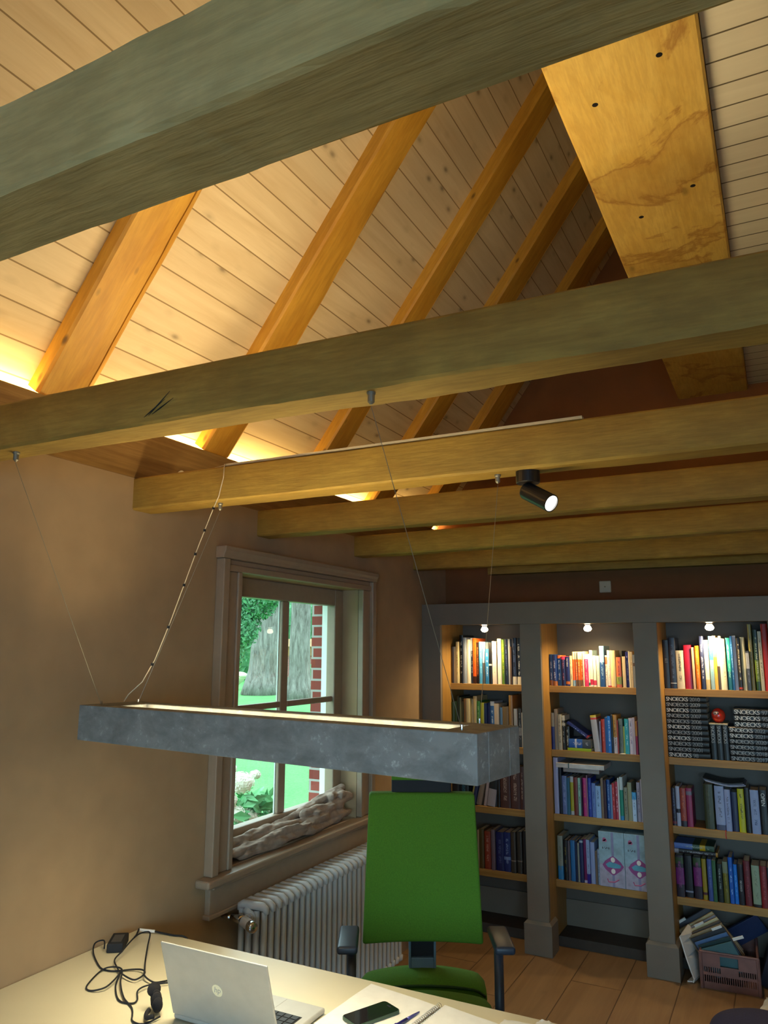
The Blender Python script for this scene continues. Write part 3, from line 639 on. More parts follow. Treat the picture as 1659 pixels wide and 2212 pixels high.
for v in b.bm.verts:
    k_ = nz(v.co.y*9, v.co.x*70, v.co.z*70)*.009+nz(v.co.y*26, v.co.x*110, v.co.z*110)*.005; v.co.z = max(v.co.z+k_, .8332); v.co.x += k_*.8
cu = b.build('folded_curtain', M['curtain'], smooth=True); rm = cu.modifiers.new('merge', 'REMESH'); rm.mode = 'VOXEL'; rm.voxel_size = .0036; rm.use_smooth_shade = True; sm = cu.modifiers.new('soften', 'SMOOTH'); sm.iterations = 2; origin(cu, (-.03, 3.2, .832)); tag(cu, 'crumpled beige linen curtain lying along the window sill', 'curtain')

# =================================================================== OFFICE CHAIR
CH = thing('office_chair', 'high-backed green office chair with dark armrests behind the desk', 'chair', (.91, 2.62, 0), YAW)
def cushion(name, prof, a, b_, mat, parent, bev=.02, n=24, curve=None):
    """a padded block: prof(t) -> list of (y,z)"""
    m = MB(); rings = []
    for i in range(n+1):
        t = -1+2*i/n; x = a*t if True else 0; rings.append([m.bm.verts.new((x, p[0], p[1])) for p in prof(t)])
    for A_, B_ in zip(rings, rings[1:]):
        k = len(A_)
        for j in range(k): m.bm.faces.new((A_[j], A_[(j+1) % k], B_[(j+1) % k], B_[j]))
    m.bm.faces.new(rings[0]); m.bm.faces.new(rings[-1][::-1]); return m.build(name, mat, parent, bevel=bev, seg=4, smooth=True, local=True)
# back cushion: trapezoid, slightly hollow, leaning back
m = MB(); ZB0, ZB1 = .628, 1.163; NX, NZ = 20, 24; G = {}
for s_ in (0, 1):
    for i in range(NX+1):
        for j in range(NZ+1):
            u = -1+2*i/NX; v = j/NZ; z = ZB0+(ZB1-ZB0)*v; hw = .227-.021*v
            yy = .205+.030*v-.012*(u*u-.5)*(1 if s_ == 0 else .6)-.006*math.sin(v*3.14); z -= .006*(1-u*u)*(-1 if j == 0 else 1)*(j in (0, ))
            G[s_, i, j] = m.bm.verts.new((hw*u, yy+(0 if s_ == 0 else .058), z))
for i in range(NX):
    for j in range(NZ):
        m.bm.faces.new((G[0, i, j], G[0, i+1, j], G[0, i+1, j+1], G[0, i, j+1])); m.bm.faces.new((G[1, i, j], G[1, i, j+1], G[1, i+1, j+1], G[1, i+1, j]))
for i in range(NX): m.bm.faces.new((G[0, i, 0], G[1, i, 0], G[1, i+1, 0], G[0, i+1, 0])); m.bm.faces.new((G[0, i, NZ], G[0, i+1, NZ], G[1, i+1, NZ], G[1, i, NZ]))
for j in range(NZ): m.bm.faces.new((G[0, 0, j], G[0, 0, j+1], G[1, 0, j+1], G[1, 0, j])); m.bm.faces.new((G[0, NX, j], G[1, NX, j], G[1, NX, j+1], G[0, NX, j+1]))
m.build('backrest', M['green'], CH, bevel=.011, seg=4, smooth=True, local=True)
b = MB(); b.box(-.118, .262, 1.10, .118, .285, 1.262); b.build('headrest_frame', M['bplastic'], CH, bevel=.006, local=True)
cushion('headrest', lambda t: [(.235, 1.212), (.275, 1.206), (.280, 1.212), (.290, 1.36), (.275, 1.372), (.247, 1.366)], .118, 0, M['green'], CH, .01, 8)
m = MB(); zs = (.44, .665)
m.box(-.052, .255, .44, -.043, .285, .70); m.box(.043, .255, .44, .052, .285, .70); m.box(-.043, .255, .44, .043, .285, .565); m.build('back_support', M['frameplast'], CH, bevel=.003, local=True)
m = MB(); m.box(-.043, .272, .565, .043, .284, .72); m.build('back_slot', M['bplastic'], CH, local=True)
def seatp(y0, y1, zt, th, r=.022):
    def f(t):
        e = max(0, abs(t)-.86)/.14; dz = .020*t*t+.018*e*e; yb = y1-.030*t*t
        return [(y0, zt-th), (y0-.006, zt-th+.02), (y0-.004, zt-.022-dz), (y0+.016, zt-.004-dz), ((y0+yb)/2, zt+.004-dz), (yb-.03, zt-.004-dz), (yb-.004, zt-.02-dz), (yb, zt-.045-dz*.5), (yb-.01, zt-th)]
    return f
cushion('seat', seatp(-.26, .160, .508, .085), .237, 0, M['green'], CH, .006)
cushion('seat_back_pad', seatp(.172, .335, .526, .085), .232, 0, M['green'], CH, .006)
m = MB(); m.tube([(.226*t_/10, .166, .503-.020*(t_/10)**2-.016*max(0, abs(t_/10)-.86)/.14) for t_ in range(-10, 11)], .0045, 8); m.build('seam_piping', plain('dark_green_piping', (.012, .045, .006, 1), .9), CH, smooth=True, local=True)
m = MB(); m.box(-.2, -.22, .395, .2, .29, .42); m.build('seat_pan', M['bplastic'], CH, bevel=.01, local=True)
for s_ in (-1, 1):
    m = MB(); x = s_*.275
    m.box(x-.036, -.02, .672, x+.036, .195, .70); o = m.build('arm_pad', M['navyplast'], CH, bevel=.010, seg=3, smooth=True, local=True)
    m = MB(); xi = s_*.262; m.tube([(xi, .06, .675), (xi, .06, .47), (xi-s_*.01, .06, .43), (xi-s_*.035, .06, .405), (s_*.15, .06, .40)], .017, 10); m.build('arm_post', M['navyplast'], CH, smooth=True, local=True)
m = MB(); m.tube([(0, 0, .40), (0, 0, .25), (0, 0, .25), (0, 0, .10)], [.022, .022, .03, .032], 18); m.build('gas_column', M['bplastic'], CH, local=True)
for k_ in range(5):
    a = k_*2*math.pi/5+.3; ca, sa = math.cos(a), math.sin(a)
    m = MB(); m.tube([(.02*ca, .02*sa, .105), (.16*ca, .16*sa, .095), (.30*ca, .30*sa, .075)], [.026, .02, .014], 10); lg = m.build('base_leg', M['bplastic'], CH, smooth=True, local=True)
    m = MB(); m.tube([(.30*ca-.02*sa, .30*sa+.02*ca, .028), (.30*ca+.02*sa, .30*sa-.02*ca, .028)], .028, 16); m.tube([(.30*ca, .30*sa, .075), (.30*ca, .30*sa, .04)], .008, 8); m.build('caster', M['bplastic'], lg, local=True)

# =================================================================== DESK and what lies on it
DZ = .743
DK = thing('desk', 'large cream-topped desk standing against the left wall', 'desk', (1.0, 1.6, 0))
b = MB(); b.box(.004, .98, DZ-.028, 1.98, 2.18, DZ); b.build('desk_top', M['desk'], DK, bevel=.002)
for x, y in ((.06, 1.04), (1.92, 1.04), (.06, 2.12), (1.92, 2.12)):
    b = MB(); b.box(x-.025, y-.025, 0, x+.025, y+.025, DZ-.028); b.build('leg', M['alu'], DK, bevel=.003)
b = MB(); b.box(.085, 1.03, DZ-.088, 1.895, 1.05, DZ-.028); b.box(.085, 2.11, DZ-.088, 1.895, 2.13, DZ-.028); b.build('rail', M['alu'], DK)
# laptop
LP = thing('laptop', 'open silver laptop seen from behind its lid on the desk', 'laptop', (.748, 1.83, DZ))
b = MB(); b.box(.576, 1.722, DZ+.003, .920, 1.936, DZ+.017); LB = b.build('base', M['alu'], LP, bevel=.005, seg=3)
b = MB(); b.box(.60, 1.75, DZ+.0172, .896, 1.858, DZ+.0178); KB = b.build('keyboard_well', M['bplastic'], LB)
for r_ in range(5):
    for c_ in range(13):
        x = .604+.0224*c_; y = 1.754+.0205*r_; b = MB(); b.box(x, y, DZ+.018, x+.0185, y+.017, DZ+.0195); b.build('key', M['key'], LB)
b = MB(); b.box(.695, 1.868, DZ+.0172, .80, 1.928, DZ+.0176); b.build('touchpad', M['alu'], LB)
tl = math.atan2(.062, .195)
Lm = Matrix.Translation((.748, 1.722, DZ+.017)) @ Matrix.Rotation(tl, 4, 'X')
b = MB(); b.mbox(Lm @ Matrix.Translation((0, 0, .1025)), .345, .006, .205); LD = b.build('lid', M['alu'], LP, bevel=.0028, seg=3)
b = MB(); b.mbox(Lm @ Matrix.Translation((0, .0035, .108)), .325, .0012, .18); b.build('screen', M['screen'], LD)
b = MB(); b.lathe([(.0001, 0), (.0165, 0), (.0165, .0006), (.0001, .0006)], (0, 0, 0), 32, Lm @ Matrix.Translation((0, -.0031, .104)) @ Matrix.Rotation(R(90), 4, 'X')); lo_ = b.build('logo', M['logo'], LD)
put_text('hp', .022, M['alu'], LD, Matrix.Translation(-world_loc(LD)) @ Lm @ Matrix.Translation((-.0115, -.0040, .0985)) @ Matrix.Rotation(R(90), 4, 'X'), shear=.25)
# charger and its cables
AD = thing('power_adapter', 'black laptop power adapter brick near the wall on the desk', 'power adapter', (.066, 2.012, DZ), R(35))
m = MB(); m.box(-.026, -.050, 0, .026, .050, .029); m.build('body', M['bplastic'], AD, bevel=.004, local=True)
m = MB(); m.box(-.016, -.035, .0288, .016, .030, .0293); m.build('rating_label', plain('grey_label', (.06, .06, .065, 1), .5), AD, local=True)
def spline(pts, n=8):
    P = [Vector(p) for p in pts]; out = []
    for i in range(len(P)-1):
        a, b_, c, d = P[max(i-1, 0)], P[i], P[i+1], P[min(i+2, len(P)-1)]
        for k in range(n):
            t = k/n; out.append(.5*((2*b_)+(c-a)*t+(2*a-5*b_+4*c-d)*t*t+(3*b_-a-3*c+d)*t**3))
    return out+[P[-1]]
z = DZ+.0035; hp_ = lambda x, y, h=0: (x, y, z+h)
pts = [hp_(.058, 1.962, .008), hp_(.030, 1.985, .02), hp_(.012, 1.965, .015), hp_(.05, 1.925, .004), hp_(.14, 1.868), hp_(.18, 1.858), hp_(.211, 1.867), hp_(.25, 1.895, .002), hp_(.285, 1.90, .006), hp_(.314, 1.883, .008), hp_(.322, 1.851, .006), hp_(.309, 1.837, .005), hp_(.251, 1.85, .007), hp_(.20, 1.879, .008), hp_(.165, 1.905, .012), hp_(.150, 1.95, .02), hp_(.120, 2.03, .03), hp_(.112, 2.075, .03), hp_(.135, 2.085, .03), hp_(.19, 2.02, .02), hp_(.25, 1.95, .012), hp_(.301, 1.895, .012), hp_(.335, 1.862, .010), hp_(.377, 1.855, .004), hp_(.40, 1.875, .004), hp_(.42, 1.90, .004), hp_(.47, 1.90, 0)]
b = MB(); b.tube(spline(pts), .0024, 8); o = b.build('charging_cable', M['bplastic'], smooth=True); origin(o, (.2, 1.9, DZ)); tag(o, 'thin black charging cable looping from the adapter towards the laptop', 'cable')
pts = [hp_(.49, 1.93, .002), hp_(.44, 1.89, .004), hp_(.385, 1.835, .006), hp_(.38, 1.79, .006), hp_(.412, 1.755), hp_(.414, 1.732), hp_(.368, 1.730), hp_(.297, 1.785), hp_(.262, 1.83, .008), hp_(.252, 1.848, .012), hp_(.272, 1.80, .008), hp_(.282, 1.756, .006), hp_(.25, 1.735), hp_(.216, 1.752), hp_(.172, 1.839), hp_(.19, 1.862, .009), hp_(.24, 1.862, .012), hp_(.30, 1.80, .008), hp_(.37, 1.745, .003), hp_(.426, 1.718), hp_(.450, 1.700), hp_(.47, 1.68), hp_(.49, 1.660), hp_(.52, 1.655), hp_(.535, 1.672), hp_(.545, 1.705, .004)]
b = MB(); b.tube(spline(pts), .0024, 8); o = b.build('mains_cable', M['bplastic'], smooth=True); origin(o, (.35, 1.75, DZ)); tag(o, 'tangled black mains cable on the desk left of the laptop, ending at the strap', 'cable')
pts = [(.086, 2.065, z+.014), (.075, 2.085, z+.014), (.045, 2.125, z+.012), (.04, 2.14, z+.010), (.09, 2.160, z+.004), (.16, 2.172, z), (.20, 2.184, z-.002), (.215, 2.190, z-.03), (.215, 2.195, z-.15)]
b = MB(); b.tube(spline(pts), .003, 8); o = b.build('adapter_lead', M['bplastic'], smooth=True); origin(o, (.09, 2.16, DZ)); tag(o, 'short black lead with a white sleeve running off the far desk edge', 'cable')
b = MB(); b.tube([(.040, 2.135, z+.0095), (.088, 2.159, z+.005)], .0048, 10); b.build('label_sleeve', M['paper'], o)
b = MB()
for dx, dy, r_ in ((0, 0, .016), (.010, -.007, .017), (.022, -.014, .014)): b.sphere((.500+dx, 1.735+dy*1.2, DZ+.032-.3*dx), r_, .014, r_*1.35, 14, 10)
b.tube([(.487, 1.738, DZ+.048), (.492, 1.735, DZ+.055)], .018, 14)
o = b.build('rolled_strap', plain('black_velcro', (.006, .006, .009, 1), .95, var=.1, scale=300, bump=.4), smooth=True); origin(o, (.51, 1.73, DZ)); tag(o, 'curled black cable strap standing on the desk beside the laptop lid', 'cable strap')
b = MB(); b.tube(spline([(.50, 1.71, DZ+.012), (.51, 1.69, DZ+.012), (.53, 1.672, DZ+.014), (.55, 1.675, DZ+.02)], 6), .006, 10); b.build('strap_end', M['bplastic'], o, smooth=True)
# papers, notebook, pen, phone
def sheet(name, pts4, z0, th, mat, parent=None, n=12, curl=.0, seed=0):
    m = MB(); A_, B_, C_, D_ = [Vector((p[0], p[1], 0)) for p in pts4]; g = {}
    for s_ in (0, 1):
        for i in range(n+1):
            for j in range(n+1):
                u, v = i/n, j/n; p = (A_*(1-u)+B_*u)*(1-v)+(D_*(1-u)+C_*u)*v
                h = curl*(abs(nz(u*2.2+seed, v*2.2))+max(0, u-.8)*1.5*abs(nz(v*2, seed)))
                g[s_, i, j] = m.bm.verts.new((p.x, p.y, z0+(th+h if s_ else h*.96)))
    for i in range(n):
        for j in range(n):
            m.bm.faces.new((g[1, i, j], g[1, i+1, j], g[1, i+1, j+1], g[1, i, j+1])); m.bm.faces.new((g[0, i, j], g[0, i, j+1], g[0, i+1, j+1], g[0, i+1, j]))
    for i in range(n):
        m.bm.faces.new((g[0, i, 0], g[0, i+1, 0], g[1, i+1, 0], g[1, i, 0])); m.bm.faces.new((g[0, i, n], g[1, i, n], g[1, i+1, n], g[0, i+1, n]))
        m.bm.faces.new((g[0, 0, i], g[1, 0, i], g[1, 0, i+1], g[0, 0, i+1])); m.bm.faces.new((g[0, n, i], g[0, n, i+1], g[1, n, i+1], g[1, n, i]))
    return m.build(name, mat, parent, smooth=False)
NB_ = thing('spiral_notebook', 'open white spiral notebook lying on the desk by the phone', 'notebook', (1.16, 2.0, DZ))
sheet('left_page', [(.925, 1.87), (1.142, 1.80), (1.180, 2.112), (.945, 2.152)], DZ+.0006, .004, M['paper'], NB_, curl=.002)
sheet('right_page', [(1.160, 1.80), (1.40, 1.78), (1.395, 2.085), (1.190, 2.128)], DZ+.0006, .004, M['paper'], NB_, curl=.002, seed=3)
b = MB(); pA, pB = Vector((1.150, 1.82, DZ+.008)), Vector((1.182, 2.108, DZ+.008)); dd = (pB-pA).normalized(); sx = Vector((dd.y, -dd.x, 0))
for i in range(34):
    c = pA.lerp(pB, i/33); b.tube([c+(sx*math.cos(a)+Vector((0, 0, 1))*math.sin(a))*.0072+dd*(.0012*k/4) for k, a in enumerate([x*math.pi/4 for x in range(9)])], .0008, 5)
b.build('spiral_binding', M['chrome'], NB_)
o = sheet('loose_paper', [(1.36, 2.02), (1.52, 2.02), (1.475, 2.135), (1.365, 2.118)], DZ+.006, .0012, M['paper'], None, curl=.006, seed=5); origin(o, (1.42, 2.08, DZ+.006)); tag(o, 'loose white sheet beyond the right page of the notebook', 'paper')
o = sheet('folded_paper', [(1.435, 2.120), (1.52, 2.150), (1.468, 2.178), (1.448, 2.168)], DZ+.001, .0012, M['paper'], None, n=6, curl=.010, seed=8); origin(o, (1.46, 2.15, DZ)); tag(o, 'corner of white paper sticking up at the desk edge, bottom right', 'paper')
PH = thing('smartphone', 'black smartphone lying face up on the notebook page', 'phone', (1.042, 1.972, DZ+.0068), R(-25.5))
m = MB(); 
def rrect(w_, h_, r_, n=6):
    o_ = []
    for cx_, cy_, a0 in ((w_/2-r_, h_/2-r_, 0), (-w_/2+r_, h_/2-r_, 90), (-w_/2+r_, -h_/2+r_, 180), (w_/2-r_, -h_/2+r_, 270)):
        for k in range(n+1): a = R(a0+90*k/n); o_.append((cx_+r_*math.cos(a), cy_+r_*math.sin(a)))
    return o_
m.prism(rrect(.072, .148, .012), 0, .008, 'z'); m.build('body', plain('phone_case_green', (.035, .07, .045, 1), .4), PH, bevel=.0015, local=True)
m = MB(); m.prism(rrect(.067, .143, .010), .0079, .0088, 'z'); m.build('screen', M['screen'], PH, local=True)
m = MB(); m.prism(rrect(.016, .005, .0024), .00885, .009, 'z'); o = m.build('camera_slot', M['bplastic'], PH, local=True); o.location = (0, .060, 0)
blue = plain('blue_pen_plastic', (.02, .02, .22, 1), .3)
pA, pB = Vector((1.120, 1.900, DZ+.012)), Vector((1.148, 2.052, DZ+.0085)); L_ = (pB-pA)
PN = thing('ballpoint_pen', 'blue ballpoint pen lying between the phone and the spiral binding', 'pen', tuple(pA))
b = MB(); b.tube([pA, pA+L_*.15, pA+L_*.62], [.004, .0048, .0045], 12); b.build('barrel', blue, PN, smooth=True)
b = MB(); b.tube([pA+L_*.62, pA+L_*.80, pA+L_*.97, pB], [.004, .0034, .0018, .0008], 12); b.build('tip', plain('pen_tip', (.10, .10, .35, 1), .25, .4), PN, smooth=True)
b = MB(); b.tube([pA+Vector((0, 0, .006)), pA+L_*.3+Vector((.001, 0, .0065))], .0012, 6); b.build('pocket_clip', blue, PN)

# =================================================================== FLOOR THINGS by the bookcase
CRT = thing('storage_crate', 'mauve plastic folding crate of files on the floor under the right bay', 'crate', (1.72, 4.72, 0), R(3))
cw, cd, chh = .27, .35, .175; m = MB(); hx, hy = cw/2, cd/2; yo = .03
def wallgrid(m, a, b_, th, z0, z1, holes):
    """slotted crate wall between two floor points"""
    a, b_ = Vector(a), Vector(b_); d = (b_-a); Ln = d.length; d.normalize(); n_ = Vector((d.y, -d.x, 0)); c = (a+b_)/2
    def piece(u0, u1, w0, w1):
        Mx = Matrix(((d.x, n_.x, 0, 0), (d.y, n_.y, 0, 0), (0, 0, 1, 0), (0, 0, 0, 1))); p = a+d*((u0+u1)/2*Ln)+Vector((0, 0, (w0+w1)/2)); Mx.translation = p
        m.mbox(Mx, (u1-u0)*Ln, th, w1-w0)
    piece(0, 1, z0, z0+.03); piece(0, 1, z0+.062, z0+.075); piece(0, .34, z1-.07, z1); piece(.66, 1, z1-.07, z1); piece(.34, .66, z1-.014, z1); piece(.34, .66, z0+.075, z1-.062)
    k = 26
    for i in range(k+1): piece(i/k*.985, i/k*.985+.016, z0+.03, z0+.062)
    for i in range(0, k+1): 
        if i/k < .34 or i/k > .64: piece(i/k*.985, i/k*.985+.016, z0+.075, z1-.07)
    m.tube([a+Vector((0, 0, z1)), b_+Vector((0, 0, z1))], .006, 8)
cs = [(-hx, -hy+yo), (hx, -hy+yo), (hx, hy), (-hx, hy)]
for i in range(4): wallgrid(m, (*cs[i], 0), (*cs[(i+1) % 4], 0), .004, .004, chh, 1)
for c in cs: m.tube([(c[0], c[1], 0), (c[0], c[1], chh)], .009, 8)
m.build('side_walls', M['crate'], CRT, local=True)
m = MB(); m.box(-hx, -hy+yo, 0, hx, hy, .006); m.build('crate_floor', M['crate'], CRT, local=True)
fold = [('4a505c', 'grey folder standing rearmost in the crate', .30, .27), ('c8b890', 'cream hanging file in the crate', .275, .262), ('8c8a94', 'pale grey file leaning in the crate', .265, .255), ('d4c49c', 'thin yellowish file in the crate', .26, .25), ('5c5450', 'brown-grey file in the crate middle', .25, .24), ('a89070', 'tan file in the crate', .245, .235), ('3c4048', 'charcoal file near the crate front', .235, .225), ('5878a8', 'blue-edged file in the crate', .215, .21), ('2c4448', 'dark teal file at the crate front', .20, .2), ('4a7078', 'grey-teal document wallet foremost in the crate', .185, .19)]
for i, (hc, lb, ht, wd) in enumerate(fold):
    y = 4.86-.026*i; ms = plain('file_'+hc, hc, .6, var=.03)
    ht *= .86; Mx = Matrix.Translation((1.70+.005*i, y-.01, .055)) @ Matrix.Rotation(R(2), 4, 'Z') @ Matrix.Rotation(R(14), 4, 'X') @ Matrix.Rotation(R(-38+1.5*i), 4, 'Y')
    b = MB(); th_ = .012 if i in (0, 1, 4) else .006
    b.mbox(Mx @ Matrix.Translation((0, -.0, .02+ht/2)), wd*.86, th_, ht); o = b.build('document_file', ms, bevel=.001); origin(o, (1.725, y, .012)); tag(o, lb, 'file', 'files standing in the mauve crate')
    if i % 3: continue
    b = MB(); tx = -.06+.02*i; b.mbox(Mx @ Matrix.Translation((tx, 0, .02+ht+.006)), .055, th_*.7, .014); b.build('index_tab', M['paper'], o)
b = MB(); Mx = Matrix.Translation((1.80, 4.885, .21)) @ Matrix.Rotation(R(-34), 4, 'Y') @ Matrix.Rotation(R(12), 4, 'X'); b.mbox(Mx, .20, .02, .10)
o = b.build('box_file', plain('navy_binder', (.02, .035, .10, 1), .35), bevel=.002); origin(o, (1.80, 4.885, .16)); tag(o, 'dark blue binder tipped up at the back above the crate files', 'binder')
b = MB(); b.mbox(Matrix.Translation((1.93, 4.80, .165)) @ Matrix.Rotation(R(18), 4, 'Y') @ Matrix.Rotation(R(6), 4, 'X'), .05, .22, .31)
o = b.build('box_file', plain('blue_black_binder', (.015, .02, .035, 1), .35), bevel=.002); origin(o, (1.93, 4.80, .01)); tag(o, 'blue-black ring binder standing right of the crate under the shelf', 'binder')
b = MB(); pr = [(0, .235), (.008, .20), (.022, .13), (.040, .06), (.052, .02), (.045, .004), (.02, .001)]
for s_ in range(len(pr)-1):
    a0, a1 = pr[s_], pr[s_+1]
    b.quad((1.497+a0[0], 4.60-a0[1]*.25, a0[1]), (1.497+a1[0], 4.60-a1[1]*.25, a1[1]), (1.545+a1[0], 4.80-a1[1]*.2, a1[1]), (1.515+a0[0]*1.5, 4.80-a0[1]*.2, a0[1]))
o = b.build('leaning_papers', M['paper'], smooth=False); mo = o.modifiers.new('s', 'SOLIDIFY'); mo.thickness = .006; origin(o, (1.54, 4.7, 0)); tag(o, 'curled sheaf of white papers leaning between pillar foot and crate', 'papers')
o = sheet('loose_paper', [(1.86, 4.40), (1.97, 4.38), (2.0, 4.56), (1.89, 4.58)], .001, .002, M['paper'], None, curl=.03, seed=2); origin(o, (1.93, 4.48, 0)); tag(o, 'white paper on the floor right of the mauve crate', 'paper')
m = MB(); m.sphere((1.90, 3.93, .075), .225, .235, .075, 32, 16)
for v in m.bm.verts:
    q = v.co-Vector((1.90, 3.93, .075)); s_ = .8; q.x = math.copysign(abs(q.x/.225)**s_*.225, q.x); q.y = math.copysign(abs(q.y/.235)**s_*.235, q.y); v.co = Vector((1.90, 3.93, .075))+q+Vector((0, 0, .008*nz(q.x*9, q.y*9)))
o = m.build('floor_cushion', M['navyfab'], smooth=True, sub=1); origin(o, (1.9, 3.93, 0)); tag(o, 'dark navy fabric floor cushion at the bottom right corner', 'cushion')

